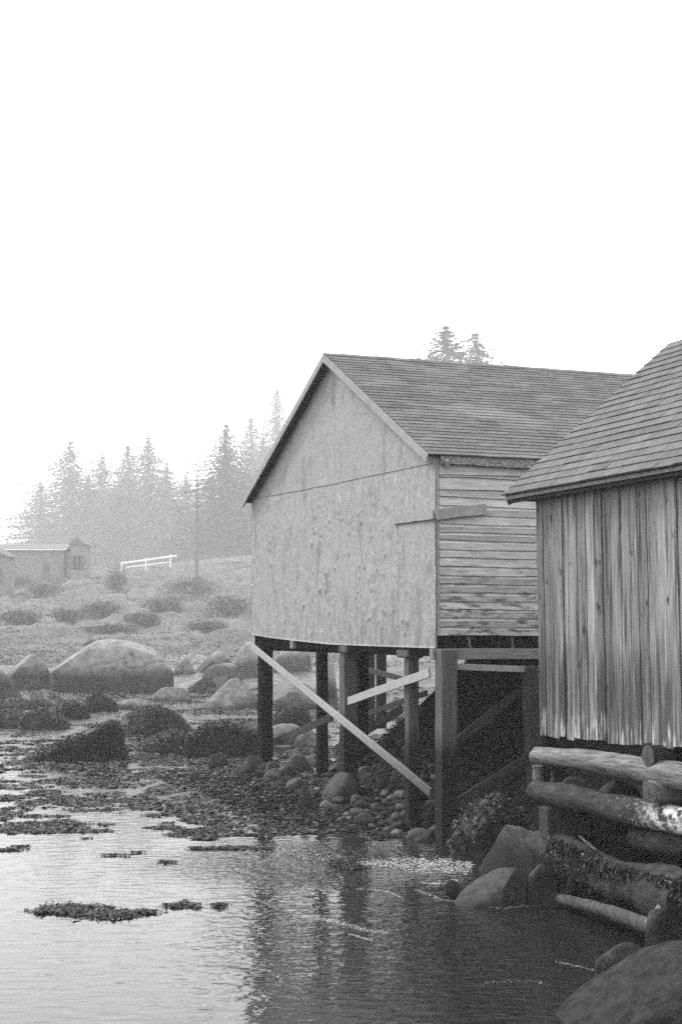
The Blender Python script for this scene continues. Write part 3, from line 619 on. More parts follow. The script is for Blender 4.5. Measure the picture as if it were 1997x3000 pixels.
def rock(u0, u1, vt, vb, mat='rock', seed=1, cuts=3, rough=.16, label=None, weed=0.0, depth=None, group=None, sub=4, cat='rock', name='rock', sink=.3, dy=.8, tilt=0, sq=2.2, wsize=.06, cz=.0, peak=0, shear=0, cracks=(), planes=()):
    uc = (u0 + u1) / 2; g = ground_at(uc, vb) if depth is None else None
    Yb = g[1] if depth is None else depth
    wx = pxw(u1 - u0, Yb) / 2; zb = W(uc, vb, Yb)[2]; Yc = Yb + wx * dy * .55
    zt = W(uc, vt, Yc)[2]; h = zt - zb; x = W(uc, vb, Yc)[0]
    hz_ = h / (1 + (1 - sink)) * 1.0; hz_ = h * (1 - cz)
    V, Fs = rock_mesh(wx * 1.04, wx * dy, hz_ * 1.0, seed, sub, cuts + (1 if sub < 5 else 0), rough, sq=sq, planes=planes)
    if tilt: c, s = math.cos(tilt), math.sin(tilt); V = np.stack([V[:, 0] * c + V[:, 2] * s, V[:, 1], -V[:, 0] * s + V[:, 2] * c], -1)
    if peak or shear:
        zn = np.clip(V[:, 2] / max(V[:, 2].max(), 1e-6), 0, 1); V[:, 0] = V[:, 0] * (1 - peak * zn) + shear * wx * zn
    # match the silhouette: scale so that its top and its sides land where they were read
    V[:, 2] += (zt - zb) - V[:, 2].max(); V[:, 0] -= (V[:, 0].max() + V[:, 0].min()) / 2; V[:, 0] *= wx / np.abs(V[:, 0]).max()
    lowest = -.25 - .15 * h; m_ = V[:, 2] < lowest; V[m_, 2] = lowest + (V[m_, 2] - lowest) * .15
    for cl in cracks:
        pq = np.array([W(a_, b_, Yb + .2) for a_, b_ in cl]); wv = V + np.array((x, Yc, zb)); s_ = (Yb + .2) / wv[:, 1]
        qx, qz = wv[:, 0] * s_, CAMZ + (wv[:, 2] - CAMZ) * s_; best = np.full(len(V), 9.)
        for a_, b_ in zip(pq[:-1], pq[1:]):
            ax_, az_, dx_, dz_ = a_[0], a_[2], b_[0] - a_[0], b_[2] - a_[2]; t_ = np.clip(((qx - ax_) * dx_ + (qz - az_) * dz_) / (dx_ ** 2 + dz_ ** 2), 0, 1)
            best = np.minimum(best, np.hypot(qx - ax_ - t_ * dx_, qz - az_ - t_ * dz_))
        V = V * (1 - .05 * np.exp(-(best / .035) ** 2) * (V[:, 1] < 0))[:, None]
    o = mesh_obj(name, V, Fs, MT[mat], smooth=True, loc=(x, Yc, zb), label=label, cat=cat, group=group)
    if weed > 0:
        A, B, Cc = V[Fs[:, 0]], V[Fs[:, 1]], V[Fs[:, 2]]; nn = np.cross(B - A, Cc - A); ar = np.linalg.norm(nn, axis=1) / 2; nn = nn / (2 * ar[:, None] + 1e-9)
        rr = np.random.default_rng(seed + 99); tot = int(min(9000, weed * ar.sum() / (wsize * .55) ** 2))
        idx = rr.choice(len(Fs), tot, p=ar / ar.sum()); b1, b2 = rr.uniform(size=(2, tot)); f_ = b1 + b2 > 1; b1[f_] = 1 - b1[f_]; b2[f_] = 1 - b2[f_]
        P = A[idx] + (B - A)[idx] * b1[:, None] + (Cc - A)[idx] * b2[:, None]
        kp = (nn[idx][:, 2] > -.1) & (P[:, 2] > -.05) & (n3(P * 1.8 + seed, seed + 3, 3) > .50 - .12 * weed)
        if kp.sum() > 10:
            Vw, Fw, tw = tufts(P[kp], wsize, rise=.15, n=3, seed=seed, flat=.5)
            mesh_obj('seaweed_cover', Vw, Fw, MT['weed'], o, tone=tw, kind='stuff')
    return o
BIG = [
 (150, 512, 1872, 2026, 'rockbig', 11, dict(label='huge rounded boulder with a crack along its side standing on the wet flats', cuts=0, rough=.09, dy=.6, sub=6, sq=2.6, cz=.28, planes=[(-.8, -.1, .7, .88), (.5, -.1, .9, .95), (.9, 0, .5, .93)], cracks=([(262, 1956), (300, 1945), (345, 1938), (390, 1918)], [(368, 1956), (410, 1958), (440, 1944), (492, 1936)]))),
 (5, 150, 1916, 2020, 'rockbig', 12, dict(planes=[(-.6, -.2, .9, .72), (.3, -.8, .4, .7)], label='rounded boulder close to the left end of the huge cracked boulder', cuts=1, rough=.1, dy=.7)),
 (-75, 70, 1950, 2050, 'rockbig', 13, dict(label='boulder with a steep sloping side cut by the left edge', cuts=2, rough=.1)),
 (90, 184, 2020, 2070, 'rock', 14, dict(label='small rounded rock below the huge cracked boulder', weed=.5)),
 (-20, 112, 2042, 2078, 'rock', 15, dict(label='low weedy rock at the left edge just beneath the steep sided boulder', weed=1.)),
 (150, 265, 2055, 2105, 'rockdark', 16, dict(label='low weedy hump behind the tall pointed seaweed rock', weed=1.)),
 (-30, 80, 2078, 2128, 'rock', 17, dict(label='weedy rock at the left edge, lowest of that pile', weed=1.)),
 (60, 210, 2078, 2135, 'rockdark', 18, dict(label='dark flat topped weedy rock left of the pointed seaweed rock', weed=1.)),
 (245, 345, 2032, 2086, 'rockdark', 19, dict(label='dark bushy weed covered rock in front of the huge boulder', weed=1.)),
 (335, 460, 2046, 2078, 'rock', 20, dict(label='low smooth grey rock right of the bushy weed covered rock', cuts=1)),
 (445, 560, 2012, 2055, 'rock', 21, dict(label='low cracked ledge right of the huge boulder', cuts=2)),
 (330, 560, 2068, 2148, 'rockdark', 22, dict(label='smooth mound covered in dark seaweed in the middle flats', weed=1., cuts=0, rough=.08, peak=.25, sq=2.)),
 (60, 385, 2110, 2228, 'rockdark', 23, dict(label='tall pointed dark rock draped in seaweed in the left foreground flats', weed=1., cuts=1, dy=.6, rough=.16, peak=.75, shear=.62)),
 (400, 640, 2140, 2205, 'rockdark', 25, dict(label='low dark weed heap in front of the smooth seaweed mound', weed=1., rough=.2)),
 (540, 775, 2112, 2215, 'rockdark', 26, dict(label='broad weedy ledge running up to the left corner post', weed=1., rough=.15, cuts=2)),
 (620, 720, 2172, 2208, 'rock', 27, dict(label='pale bare patch of rock within the weedy ledge by the corner post', cuts=1)),
 (612, 668, 2204, 2250, 'slab', 28, dict(label='small angular boulder with a dark hollow in front of the weedy ledge', cuts=4)),
 (715, 780, 2213, 2255, 'slab', 29, dict(label='rounded grey rock at the foot of the left corner post', cuts=1)),
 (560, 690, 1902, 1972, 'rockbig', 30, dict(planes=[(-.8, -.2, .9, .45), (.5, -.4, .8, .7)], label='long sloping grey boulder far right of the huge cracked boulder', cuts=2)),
 (510, 575, 1930, 1975, 'rock', 31, dict(label='pale broken rock beside the right end of the huge boulder')),
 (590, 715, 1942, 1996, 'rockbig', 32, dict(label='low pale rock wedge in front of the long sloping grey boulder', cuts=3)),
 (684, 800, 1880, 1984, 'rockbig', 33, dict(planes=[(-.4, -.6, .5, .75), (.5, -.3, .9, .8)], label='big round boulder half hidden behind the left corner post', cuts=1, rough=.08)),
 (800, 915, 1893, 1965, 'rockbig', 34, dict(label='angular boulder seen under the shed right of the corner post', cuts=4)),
 (560, 760, 1985, 2075, 'rock', 35, dict(label='wide bare rock shelf left of the corner post beyond the pool', cuts=2, rough=.2, sq=2.8, planes=[(-.9, -.2, .8, .35), (-.2, -.7, .8, .5)])),
 (540, 700, 1983, 2030, 'rockdark', 36, dict(label='weed topped edge of the bare rock shelf', weed=1.)),
 (770, 950, 1990, 2075, 'rock', 37, dict(label='broad grey rock shelf seen under the shed beyond the pool', cuts=2, rough=.2, sq=2.8, planes=[(-.5, -.3, .9, .5), (.6, -.4, .8, .6)])),
 (800, 912, 2068, 2128, 'rockdark', 38, dict(label='squat weed covered rock seen between the two left posts', weed=1., cuts=1)),
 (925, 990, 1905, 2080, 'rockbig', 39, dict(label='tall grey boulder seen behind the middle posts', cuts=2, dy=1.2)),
 (860, 940, 2140, 2190, 'rock', 40, dict(label='pale rock under the low dark brace')),
 (780, 900, 2120, 2180, 'rock', 41, dict(label='smooth grey rock just right of the left corner post', cuts=1)),
 (830, 915, 2210, 2262, 'slab', 42, dict(label='pale topped rock with a dark underside behind the cobbles', cuts=3)),
 (935, 1060, 2262, 2342, 'slab', 43, dict(label='large angular boulder with a pale face among the cobbles under the shed', cuts=4)),
 (870, 915, 2300, 2362, 'slab', 44, dict(label='upright pale wedge of rock at the left foot of the cobble bank', cuts=4)),
 (800, 870, 2240, 2275, 'slab', 45, dict(label='low grey rock left of the pale topped rock')),
 (1318, 1560, 2330, 2482, 'rockdark', 46, dict(label='large dark barnacled rock mound right of the front corner post', weed=.8, cuts=4, rough=.30, depth=18.6, dy=.9, planes=[(-.5, -.3, .8, .6), (.4, -.8, .5, .6)])),
 (1325, 1585, 2545, 2668, 'slab', 48, dict(label='smooth humped slab with a dark side standing in the water below the crib', cuts=1, rough=.10, depth=15.6, dy=.6, planes=[(-.6, -.35, .75, .50), (.8, -.6, .15, .38), (-.1, -.9, .3, .6)])),
 (1540, 1640, 2530, 2650, 'rockdark', 49, dict(label='dark squared rock between the humped slab and the seaweed log', cuts=3, depth=15.7)),
 (1302, 1345, 2576, 2606, 'rockdark', 50, dict(label='small black stone at the left tip of the humped slab', depth=16.2)),
 (1860, 2060, 2520, 2720, 'rockdark', 51, dict(label='dark weedy boulder at the right edge under the crib', weed=1., depth=14.2)),
 (1880, 2020, 2660, 2800, 'rockdark', 52, dict(label='dark rock at the right edge above the large smooth boulder', depth=13.2, cuts=3)),
 (1740, 1920, 2762, 2835, 'rockdark', 53, dict(label='low dark rock in the water beside the large smooth boulder', depth=12.6, cuts=4)),
 (1600, 2480, 2762, 3150, 'slabdark', 54, dict(label='large smooth boulder in the bottom right corner', depth=10.6, cuts=1, rough=.10, sub=5, dy=.7)),
 (1610, 1740, 2275, 2345, 'rockdark', 61, dict(label='dark stone packed behind the small square block in the crib', depth=16.6, cuts=4)),
 (1730, 1880, 2285, 2375, 'rockdark', 62, dict(label='dark stone packed between the pale log and the dark log, left of the sawn end', depth=16.0, cuts=4)),
 (1620, 1760, 2380, 2470, 'rockdark', 63, dict(label='shadowed stone beside the heavy squared timber', depth=16.6, cuts=4)),
 (1750, 1900, 2410, 2520, 'rockdark', 64, dict(label='black weedy stone under the middle of the lichened log', depth=15.9, cuts=4, weed=.7)),
 (1640, 1780, 2500, 2640, 'rockdark', 65, dict(label='dark stone under the upper end of the seaweed covered log', depth=16.2, cuts=4)),
 (1760, 1880, 2590, 2690, 'rockdark', 66, dict(label='dark stone between the seaweed covered log and the thin pole', depth=15.2, cuts=3, weed=.5)),
 (245, 290, 1872, 1890, 'rockdark', 55, dict(label='tiny dark weed clump far beyond the huge boulder')) ,
]
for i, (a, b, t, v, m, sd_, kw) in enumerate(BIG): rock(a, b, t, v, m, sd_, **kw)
# sloping slab: a long wedge from the water up to the squared timber
P = [onz(1395, 2560, -.05), onz(1530, 2590, -.05), W(1562, 2440, 16.6), W(1480, 2425, 17.2)]
def slab_rock():
    c0, c1, c2, c3 = [np.array(p) for p in P]; n = 26; V = []
    for i in range(n):
        for j in range(n):
            a, b = i / (n - 1), j / (n - 1); p = (c0 * (1 - a) + c1 * a) * (1 - b) + (c3 * (1 - a) + c2 * a) * b
            e = min(a, 1 - a, b, 1 - b); p = p + np.array((0, 0, .12 * (1 - math.exp(-e * 14)))); V.append(p)
    V = np.array(V); V[:, 2] += (fbm(V[:, 0] * 4, V[:, 1] * 4, 8, 4) - .5) * .07
    c = V.mean(0); i = np.arange(n * n).reshape(n, n); Fq = np.stack([i[:-1, :-1], i[:-1, 1:], i[1:, 1:], i[1:, :-1]], -1).reshape(-1, 4)
    rim = np.concatenate([i[0, :], i[1:, -1], i[-1, ::-1][1:], i[::-1, 0][1:]]); Vb = V.copy(); Vb[:, 2] = -.4; Vb[:, 2] += .0
    Fr = np.stack([rim[:-1], rim[1:], rim[1:] + n * n, rim[:-1] + n * n], -1)
    mesh_obj('rock', np.concatenate([V, Vb]) - c, np.concatenate([Fq[:, ::-1], Fr, Fq + n * n]), MT['slab'], smooth=True, loc=c, label='pale flat slab sloping down into the rapids below the squared timber', cat='rock')
slab_rock()
# boulder crack of the huge boulder is in its shape; cobbles: one kind, several meshes, copied
protos = []
for k in range(7):
    V, Fs = rock_mesh(1, random.uniform(.7, 1), random.uniform(.5, .8), 200 + k, 3, 6, .30, sq=2.6)
    me = mesh_obj('cobble', V, Fs, MT['cobble'], smooth=True); protos.append(me)
CMAT = [M('cobble_tone', a, b, (1, 1, 1), 1.4, 8, bump=.4, bscale=9, bdist=.08) for a, b in ((.008, .03), (.02, .05), (.04, .09), (.08, .15))]
for p in protos: p.data.materials[0] = CMAT[1]
meshes = []
for p in protos:
    for m_ in CMAT:
        d = p.data.copy(); d.materials[0] = m_; meshes.append(d)
cpos = []
tries = 0
while len(cpos) < 295 and tries < 9000:
    tries += 1
    if random.random() < .62: u, v = random.uniform(870, 1275), random.uniform(2200, 2470)
    else: u, v = random.uniform(700, 1240), random.uniform(2190, 2350)
    lim = 2240 + max(0, (u - 800)) * .0
    base = np.interp(u, [700, 850, 950, 1050, 1150, 1275], [2300, 2330, 2390, 2430, 2450, 2475])
    if v > base: continue
    g = ground_at(u, v)
    s = random.uniform(.035, .11) if random.random() < .85 else random.uniform(.11, .2)
    if any((g[0] - q[0]) ** 2 + (g[1] - q[1]) ** 2 < (.62 * (s + q[3])) ** 2 for q in cpos): continue
    cpos.append((g[0], g[1], g[2], s))
for i, (x, y, z, s) in enumerate(cpos):
    lx, ly, _ = w2loc(O1, (x, y, 0))
    k = random.choices((0, 1, 2, 3), (.3, .35, .25, .1))[0]
    d = meshes[random.randrange(len(protos)) * 4 + k]
    if i < len(protos): o = protos[i]; o.data = meshes[i * 4 + k]
    else: o = protos[i % len(protos)].copy(); COL.objects.link(o); o.data = d
    o.location = (x, y, z + s * .25); o.scale = (s, s, s); o.rotation_euler = (random.uniform(-.3, .3), random.uniform(-.3, .3), random.uniform(0, 6))
    wh = 'at the left foot of the bank' if lx < .4 and ly > 5 else 'between the middle posts' if ly > 2.6 else 'near the front corner post'
    if lx > 1.6: wh = 'far back in the shadow under the floor'
    tag(o, ('big ' if s > .115 else '') + ('black wet', 'dark grey', 'mid grey', 'pale')[k] + ' cobble ' + wh, 'cobble', 'cobbles on the bank beneath the shed')

# seaweed over the flats: nobody could count it
n = 190000
x = rng.uniform(-11, 5, n); y = rng.uniform(20.6, 75, n) ** 1.0
y = 20.6 + (75 - 20.6) * rng.uniform(0, 1, n) ** 1.7
g = ground_h(x, y); m1 = fbm(x * .7, y * .6, 61, 4); m2 = fbm(x * 2.8, y * 2.8, 67, 3)
thr = np.interp(y, [20.6, 21.5, 23, 25, 33, 36, 45, 75], [.63, .565, .525, .505, .49, .54, .60, .58])
thr = thr - np.where((x > -3.2) & (y < 30), .06 * np.clip(x + 3.2, 0, 1), 0)
thr = thr - .07 * ((g > .02) & (y < 36)); thr = thr - .05 * ((x > -2.3) & (y < 30) & (y > 23.8)); kp = (m1 * .5 + m2 * .5 > thr) & (g < 1.2) & (np.abs(x) < y * .26 + .5)
P = np.stack([x, y, np.maximum(g, 0) + .006], -1)[kp]; P = P[:42000]
Vw, Fw, tw = tufts(P, .055 + .002 * (P[:, 1] - 20), rise=.12, n=4, seed=5, flat=.13, zs=.07)
mesh_obj('seaweed', Vw, Fw, MT['weed'], tone=tw, kind='stuff', label='dark bladder wrack strewn over the wet flats')
def weed_raft(us, label, name='seaweed_raft'):
    Pq = []
    for u, v, ru, rv, nn_ in us:
        for _ in range(nn_):
            a = random.gauss(0, .5); b = random.gauss(0, .5); q = onz(u + a * ru, v + b * rv, .01); Pq.append(q)
    Pq = np.array(Pq); c = Pq.mean(0); Vw, Fw, tw = tufts(Pq - c, .045, rise=.35, n=4, seed=3, flat=.25, zs=.1)
    return mesh_obj(name, Vw, Fw, MT['weed'], loc=c, tone=tw, label=label, cat='seaweed')
weed_raft([(200, 2664, 70, 14, 420), (270, 2668, 70, 14, 360), (340, 2682, 60, 8, 220), (415, 2671, 45, 5, 110), (140, 2667, 40, 6, 70)], 'long dark raft of seaweed floating alone in the pale water at lower left')
weed_raft([(510, 2653, 25, 5, 40), (540, 2648, 18, 8, 50), (575, 2652, 12, 4, 30)], 'thin scatter of floating weed right of the long seaweed raft')
weed_raft([(645, 2652, 16, 5, 50)], 'small round clump of floating weed nearest the shed reflection')
weed_raft([(600, 2485, 60, 3, 120), (690, 2484, 60, 4, 160), (770, 2488, 30, 3, 70)], 'narrow ribbon of weed along the edge of the water below the flats')
weed_raft([(330, 2504, 35, 2.5, 40), (400, 2496, 20, 2, 20)], 'faint thread of weed afloat just off the flats')
weed_raft([(488, 2524, 25, 2.5, 40)], 'tiny dash of weed on the pale water between the ribbon and the raft')
weed_raft([(1000, 2528, 30, 12, 200), (1040, 2540, 25, 8, 120)], 'dark weed lump breaking the stream left of the rapids')
weed_raft([(0, 2490, 34, 2, 50), (35, 2488, 34, 2, 60), (62, 2480, 20, 3, 40)], 'curved line of weed at the left edge by the shallow')
# weed on the log at the foot of the crib
Pq = []
for _ in range(2600):
    t = random.random(); uu = 1600 + t * 410; vv = np.interp(uu, [1565, 1650, 1780, 1900, 2020], [2440, 2468, 2525, 2560, 2590]) + abs(random.gauss(0, 42)); pl = .04 - .33 * t
    if vv > 2720: continue
    Pq.append(q2(uu, vv, pl - .235 + .0008 * abs(vv - 2540)))
Pq = np.array(Pq); Vw, Fw, tw = tufts(Pq, .04, rise=0, n=3, seed=9, flat=.9)
Rm = np.array(((CA, SA, 0), (-SA, CA, 0), (0, 0, 1)))
mesh_obj('seaweed_cover', (Vw - np.array(L3.location)) @ Rm.T, Fw, MT['weed'], L3, tone=tw, kind='stuff')

# foam of the rapids and streaks on the eddy
def foam(lines, name_label, mat='foam'):
    V, Fs = [], []
    for pts, spread, dens, sz in lines:
        Q = [onz(u, v, 0) for u, v in pts]
        for a, b in zip(Q[:-1], Q[1:]):
            L_ = np.linalg.norm(b - a); dr = (b - a) / L_; sd = np.array((-dr[1], dr[0], 0))
            for _ in range(int(L_ * dens)):
                t = random.random(); c = a + (b - a) * t + sd * random.gauss(0, spread) + dr * random.gauss(0, .02)
                l, w_ = sz * random.uniform(.5, 1.6), sz * random.uniform(.15, .45); k = 6; n0 = len(V); z = random.uniform(.004, .014)
                for j in range(k):
                    an = 2 * math.pi * j / k; V.append(c + dr * math.cos(an) * l * random.uniform(.6, 1.2) + sd * math.sin(an) * w_ * random.uniform(.6, 1.2) + np.array((0, 0, z)))
                V.append(c + np.array((0, 0, z + sz * .12))); Fs += [(n0 + j, n0 + (j + 1) % k, n0 + k) for j in range(k)]
    mesh_obj('foam', V, Fs, MT[mat], kind='stuff', label=name_label)
foam([([(1060, 2535), (1150, 2528), (1260, 2526), (1385, 2530)], .20, 520, .018), ([(1180, 2548), (1300, 2545), (1380, 2548)], .2, 260, .018),
      ([(1236, 2592), (1290, 2590), (1340, 2578)], .06, 110, .02), ([(720, 2490), (850, 2492), (900, 2500), (960, 2524)], .16, 110, .016)], 'white broken water where the stream runs out beside the slab')
foam([([(880, 2686), (960, 2698), (1040, 2718), (1090, 2732), (1140, 2736)], .035, 420, .009), ([(1026, 2739), (1085, 2758)], .012, 260, .010),
      ([(1222, 2610), (1290, 2637), (1390, 2654), (1475, 2664), (1560, 2655)], .02, 150, .010), ([(1047, 2606), (1130, 2613), (1176, 2631)], .018, 190, .010),
      ([(1628, 2820), (1680, 2832), (1740, 2846)], .014, 160, .008), ([(1418, 2882), (1500, 2876), (1586, 2883)], .03, 80, .008), ([(900, 2607), (950, 2612)], .02, 60, .014),
      ([(880, 2625), (940, 2628)], .03, 40, .012), ([(1480, 2660), (1560, 2650), (1620, 2655)], .02, 60, .012)], 'thin white foam streaks curving over the dark eddy', 'foamthin')

# ------------------------------------------------------------------ far bank: trees, bushes, fence, houses, pole
def spruce_mesh(seed, h=1.0, r=.22, lean=0):
    q = random.Random(seed); V, T = [], []
    n = 66
    for i in range(n):
        t = i / (n - 1); z = .06 + .93 * t; rr = r * (1 - t) ** .72 * q.uniform(.62, 1.15) + .006
        nb = int(16 - 6 * t)
        a0 = q.uniform(0, 6.28)
        for k in range(nb):
            if q.random() < .12 * t: continue
            a = a0 + k * 2 * math.pi / nb + q.uniform(-.25, .25); rb = rr * q.uniform(.45, 1.2); m = max(3, int(rb / .010))
            for j in range(m):
                s = (j + .6) / m; rad = rb * s; zz = z + .02 - rb * .55 * s + rb * .30 * s * s
                sz = (.0112 - .0035 * t) * q.uniform(.5, 1.3) * (1.15 - .5 * s)
                c = Vector((math.cos(a) * rad + q.gauss(0, .003), math.sin(a) * rad + q.gauss(0, .003), zz + q.gauss(0, .003)))
                d = Vector((math.cos(a), math.sin(a), -.25)); sd = Vector((-math.sin(a), math.cos(a), q.uniform(-.9, .9)))
                V += [c - d * sz, c - sd * sz * .8 + Vector((0, 0, -.006)), c + d * sz, c + sd * sz * .8 + Vector((0, 0, -.006))]; T.append(q.random())
    V = [tuple(v) for v in V]
    return np.array(V), np.arange(len(V)).reshape(-1, 4), T
SP = [spruce_mesh(s, 1, r) for s, r in ((1, .40), (2, .46), (3, .34))]
def trunk_mesh(h=1, r=.012): 
    V = []; 
    for i in range(6):
        for j in range(8): a = j * math.pi / 4; rr = r * (1 - i / 5.3); V.append((math.cos(a) * rr, math.sin(a) * rr, h * i / 5 * .97))
    return np.array(V), np.array([(i * 8 + j, i * 8 + (j + 1) % 8, (i + 1) * 8 + (j + 1) % 8, (i + 1) * 8 + j) for i in range(5) for j in range(8)])
TV, TF = trunk_mesh()
crown_me, trunk_me = [], None
def spruce(u, vt, Yd, kind, wide, label, zbase=None, rz=0.):
    Yd *= 2.6; p = W(u, vt, Yd); gz = float(ground_h(p[0], Yd)) if zbase is None else zbase; H = p[2] - gz
    root = empty('spruce_tree', (p[0], Yd, gz), rz, label=label, cat='tree', group='fog veiled spruces beyond the cove')
    V, Fq, T = SP[kind]
    if len(crown_me) <= kind: crown_me.append(None)
    key = kind
    global CM
    if key not in CM:
        o = mesh_obj('crown', V, Fq, MT['needles'], root, tone=T); CM[key] = o.data
    else: o = bpy.data.objects.new('crown', CM[key]); COL.objects.link(o); o.parent = root
    wide *= 1.35; o.scale = (H * wide, H * wide, H)
    if 't' not in CM: t = mesh_obj('trunk', TV, TF, MT['bark'], root, smooth=True); CM['t'] = t.data
    else: t = bpy.data.objects.new('trunk', CM['t']); COL.objects.link(t); t.parent = root
    t.scale = (H, H, H)
    return root
CM = {}
for u, vt, Yd, k, wd, lab in (
    (208, 1300, 200, 0, 1.35, 'pale spruce standing tallest at the far left with nothing but fog beside it'),
    (120, 1420, 215, 1, 1.25, 'faint low spruce on the left flank of the far left spruce'),
    (435, 1288, 190, 1, 1.25, 'broad spruce with the highest tip in the middle clump'),
    (375, 1312, 200, 2, 1.4, 'narrow spruce touching the left side of the broad middle spruce'),
    (300, 1335, 205, 1, 1.1, 'rounded fogged spruce between the far left spruce and the middle clump'),
    (490, 1360, 195, 0, 1.0, 'low spruce on the right shoulder of the middle clump'),
    (545, 1395, 215, 1, 1.1, 'faintest low spruce just left of the utility pole'),
    (662, 1250, 150, 0, 1.3, 'darker open branched spruce right of the utility pole'),
    (615, 1400, 170, 1, 1.1, 'squat spruce directly behind the utility pole'),
    (735, 1232, 215, 2, 1.25, 'faint spruce between the open branched spruce and the shed roof'),
    (812, 1150, 225, 2, .9, 'very faint tall spruce rising beside the left roof slope'),
    (770, 1290, 205, 1, 1.0, 'faint spruce low behind the left eave of the shed'),
    (258, 1400, 185, 1, 1.2, 'dim bushy spruce low between the far left spruce and its neighbour'),
    (1305, 966, 130, 1, 1.5, 'left and taller of the two spruces showing above the ridge of the shed'),
    (1393, 986, 134, 0, 1.35, 'right hand spruce showing above the ridge of the shed'),
    (350, 1420, 180, 0, 1.3, 'low wide spruce in front of the middle clump'),
    (705, 1400, 160, 1, 1.2, 'low wide spruce in front of the open branched spruce')):
    spruce(u, vt, Yd, k, wd, lab, rz=random.uniform(0, 6))
# rough grass and scrub of the bank
n = 60000
x = rng.uniform(-90, 15, n); y = 104 + 190 * rng.uniform(0, 1, n) ** 1.2; kp = np.abs(x) < y * .26 + 3; x, y = x[kp], y[kp]
P = np.stack([x, y, ground_h(x, y)], -1); m = fbm(x * .18, y * .08, 77, 4); P = P[(m > .30)]
Vw, Fw, tw = tufts(P, .24, rise=.6, n=3, seed=8, flat=.3)
mesh_obj('bank_grass', Vw, Fw, MT['grass'], tone=tw, kind='stuff', label='rough grass and scrub on the foggy bank')
def bush(u, vb, wpx, hpx, label, Yd=None, mat='bush'):
    g = ground_at(u, vb, 60, 450); r = pxw(wpx, g[1]) / 2; h = pxw(hpx, g[1]) * (1 if u == 342 else .6); nn_ = 1300
    a = rng.normal(0, 1, (nn_, 3)); a /= np.linalg.norm(a, axis=1)[:, None]; rad = rng.uniform(.3, 1.1, nn_) ** .8 * (1 + .9 * (n3(a * 2 + u, 5) - .5) * 2)
    P_ = a * rad[:, None] * np.array((r, r, h * .6)) + np.array((0, 0, h * .45)); P_ = P_[P_[:, 2] > 0]
    Vw, Fw, tw = tufts(P_, .13 + .05 * r, rise=.1, n=2, seed=int(u), flat=.8)
    root = empty('bush', g, label=label, cat='bush', group='scrub bushes on the foggy bank')
    mesh_obj('foliage', Vw, Fw, MT['needles' if u == 342 else mat], root, tone=tw)
    mb = MB()
    for k in range(5): an = k * 1.256; mb.beam((0, 0, -.1), (math.cos(an) * r * .4, math.sin(an) * r * .4, h * .7), (0, 0, 1) if False else (math.sin(an), -math.cos(an), 0), .05, .05)
    mb.build('stem', MT['bark'], root)
for u, vb, wp, hp, lab in ((342, 1728, 66, 62, 'darkest bush, directly below the left end of the white rail'), (200, 1820, 110, 60, 'dark bush above the left end of the huge boulder'),
    (60, 1830, 130, 70, 'broad bush at the left edge of the bank foot'), (40, 1715, 120, 45, 'dark hedge clump at the left edge under the long house'), (420, 1830, 120, 55, 'scrubby bush above the right end of the huge boulder'),
    (560, 1740, 150, 70, 'wide bush right of the white rail'), (670, 1800, 140, 90, 'tall scrub against the left wall of the shed'), (130, 1740, 110, 50, 'bush beneath the small hut on the bank'),
    (480, 1790, 120, 60, 'dull bush halfway up the bank below the white rail'), (300, 1800, 120, 60, 'rough bush between the darkest bush and the huge boulder'), (610, 1850, 120, 50, 'low bush at the bank foot nearest the shed'),
    (330, 1850, 160, 30, 'flat strip of scrub just over the huge boulder')):
    bush(u, vb, wp, hp, lab)
# white rail fence
def at(u, v, Yd): return W(u, v, Yd * 1.5)
fe = empty('rail_fence', at(354, 1668, 140), label='short white rail fence sloping up the foggy bank', cat='fence'); f0 = np.array(fe.location)
fp = [(357, 1646, 1669, 140), (428, 1634, 1658, 143), (500, 1624, 1650, 146)]
for u, va, vb, Yd in fp:
    a, b = at(u, va, Yd), at(u, vb, Yd); b[2] -= .6; mb = MB(); mb.beam(b - f0, a - f0, (1, 0, 0), .22, .22); mb.build('fence_post', MT['fence'], fe)
for (ua, va), (ub, vb), hh in (((354, 1650), (518, 1628), .17), ((370, 1662), (502, 1646), .12)):
    a, b = at(ua, va, 139.9), at(ub, vb, 146.5); mb = MB(); mb.beam(a - f0, b - f0, (0, 1, 0), .06, hh * 1.5, seg=4, wob=.02); mb.build('rail', MT['fence'], fe)
# utility pole and its wire
g = at(577, 1575, 150); tp = at(577, 1313, 150); pr = empty('utility_pole', (g[0], g[1], float(ground_h(g[0], g[1])) - .3), label='plain wooden utility pole standing in fog left of the shed', cat='utility pole')
H = tp[2] - pr.location[2]; V, Fq = trunk_mesh(H, .34); V[:, 2] /= .97; V[:, :2] *= 1.0
mesh_obj('pole', V, Fq, MT['far_roof'], pr, smooth=True)
mb = MB(); mb.box((-.05, -.22, H - .55), (.05, -.12, H - .3)); mb.build('insulator', MT['white'], pr)
wa = tp + np.array((0, 0, -.4)); wb_ = at(-300, 1520, 210); mb = MB(); pt = [wa + (wb_ - wa) * t - np.array((0, 0, 2.2 * 4 * t * (1 - t) * .3)) for t in np.linspace(0, 1, 24)]
for a, b in zip(pt[:-1], pt[1:]): mb.beam(a, b, (0, 1, 0), .06, .06)
c = pt[0].copy(); mb.v = [tuple(np.array(v) - c) for v in mb.v]
mb.build('overhead_wire', MT['wire'], loc=c, label='thin overhead wire running left from the utility pole', cat='wire')
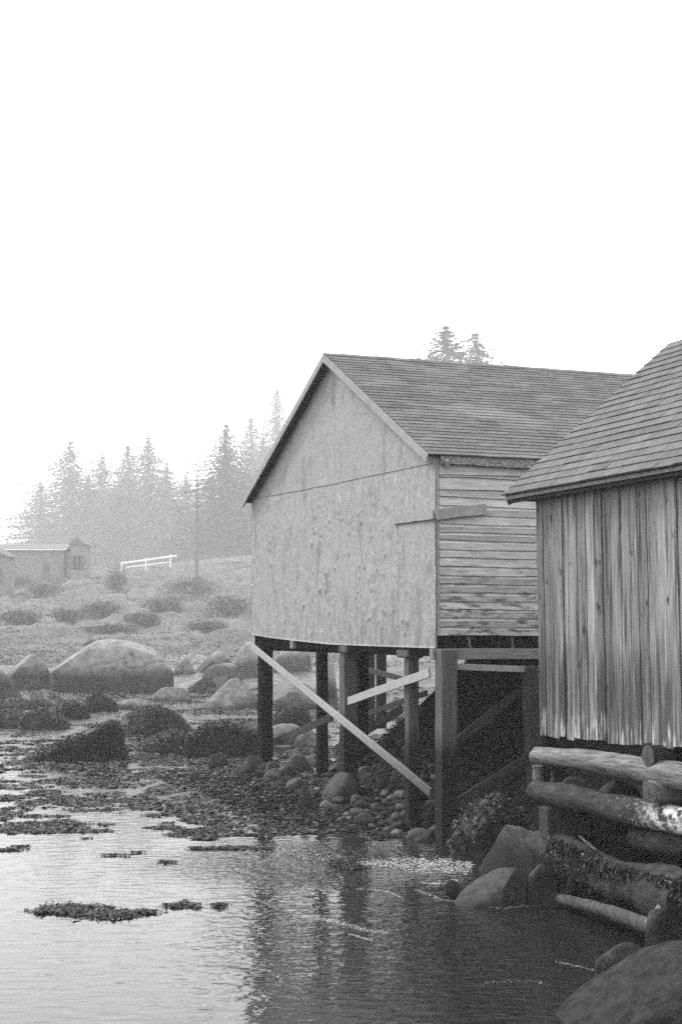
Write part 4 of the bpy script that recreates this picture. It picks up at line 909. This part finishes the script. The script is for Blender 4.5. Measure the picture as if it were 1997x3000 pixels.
# houses in the fog
def house(u0, u1, vt, vb, Yd, dep, ridge_x, name, label, eave=True, strip=False):
    a, b = at(u0, vb, Yd), at(u1, vb, Yd); top = at(u0, vt, Yd)[2]; Yd *= 1.5; dep *= 1.4; gz = min(float(ground_h(a[0], Yd)), float(ground_h(b[0], Yd))) - .5
    wd_ = b[0] - a[0]; c = np.array(((a[0] + b[0]) / 2, Yd + dep / 2, gz)); hw = wd_ / 2; H_ = top - gz; eh = a[2] - gz
    r = empty(name, c, label=label, cat='house')
    mb = MB(); mb.box((-hw, -dep / 2, 0), (hw, dep / 2, eh)); mb.build('wall', MT['far_wall'], r)
    mb = MB(); o = .4
    if ridge_x: V = [(-hw - o, -dep / 2 - o, eh - .15), (hw + o, -dep / 2 - o, eh - .15), (hw + o, 0, H_), (-hw - o, 0, H_), (-hw - o, dep / 2 + o, eh - .15), (hw + o, dep / 2 + o, eh - .15)]
    else: V = [(-hw - o, -dep / 2 - o, eh - .15), (-hw - o, dep / 2 + o, eh - .15), (0, dep / 2 + o, H_), (0, -dep / 2 - o, H_), (hw + o, -dep / 2 - o, eh - .15), (hw + o, dep / 2 + o, eh - .15)]
    mb.add(V, [(0, 1, 2, 3), (3, 2, 5, 4), (0, 3, 4), (1, 5, 2), (0, 4, 5, 1)] if ridge_x else [(0, 1, 2, 3), (3, 2, 5, 4), (0, 3, 4), (1, 5, 2), (0, 4, 5, 1)]); mb.build('roof', MT['far_roof'], r)
    if strip: mb = MB(); mb.box((-hw * .4, -dep / 2 - o - .05, eh - .33), (hw + o, -dep / 2 - o + .02, eh - .12)); mb.build('gutter_board', MT['white'], r)
    for k in range(3):
        x = -hw + wd_ * (k + .5) / 3; mb = MB(); mb.box((x - .5, -dep / 2 - .04, eh * .35), (x + .5, -dep / 2 + .02, eh * .7)); mb.build('window', MT['window'], r)
house(-120, 188, 1588, 1606, 160, 8, True, 'house', 'long low house with a pale eave strip at the far left', strip=True)
house(208, 246, 1572, 1592, 158, 5, False, 'hut', 'small pointed roof hut right of the long low house')
house(-60, 12, 1600, 1625, 135, 5, False, 'hut', 'nearest hut with only its roof slope showing at the left edge')
print('objects', len(bpy.data.objects))
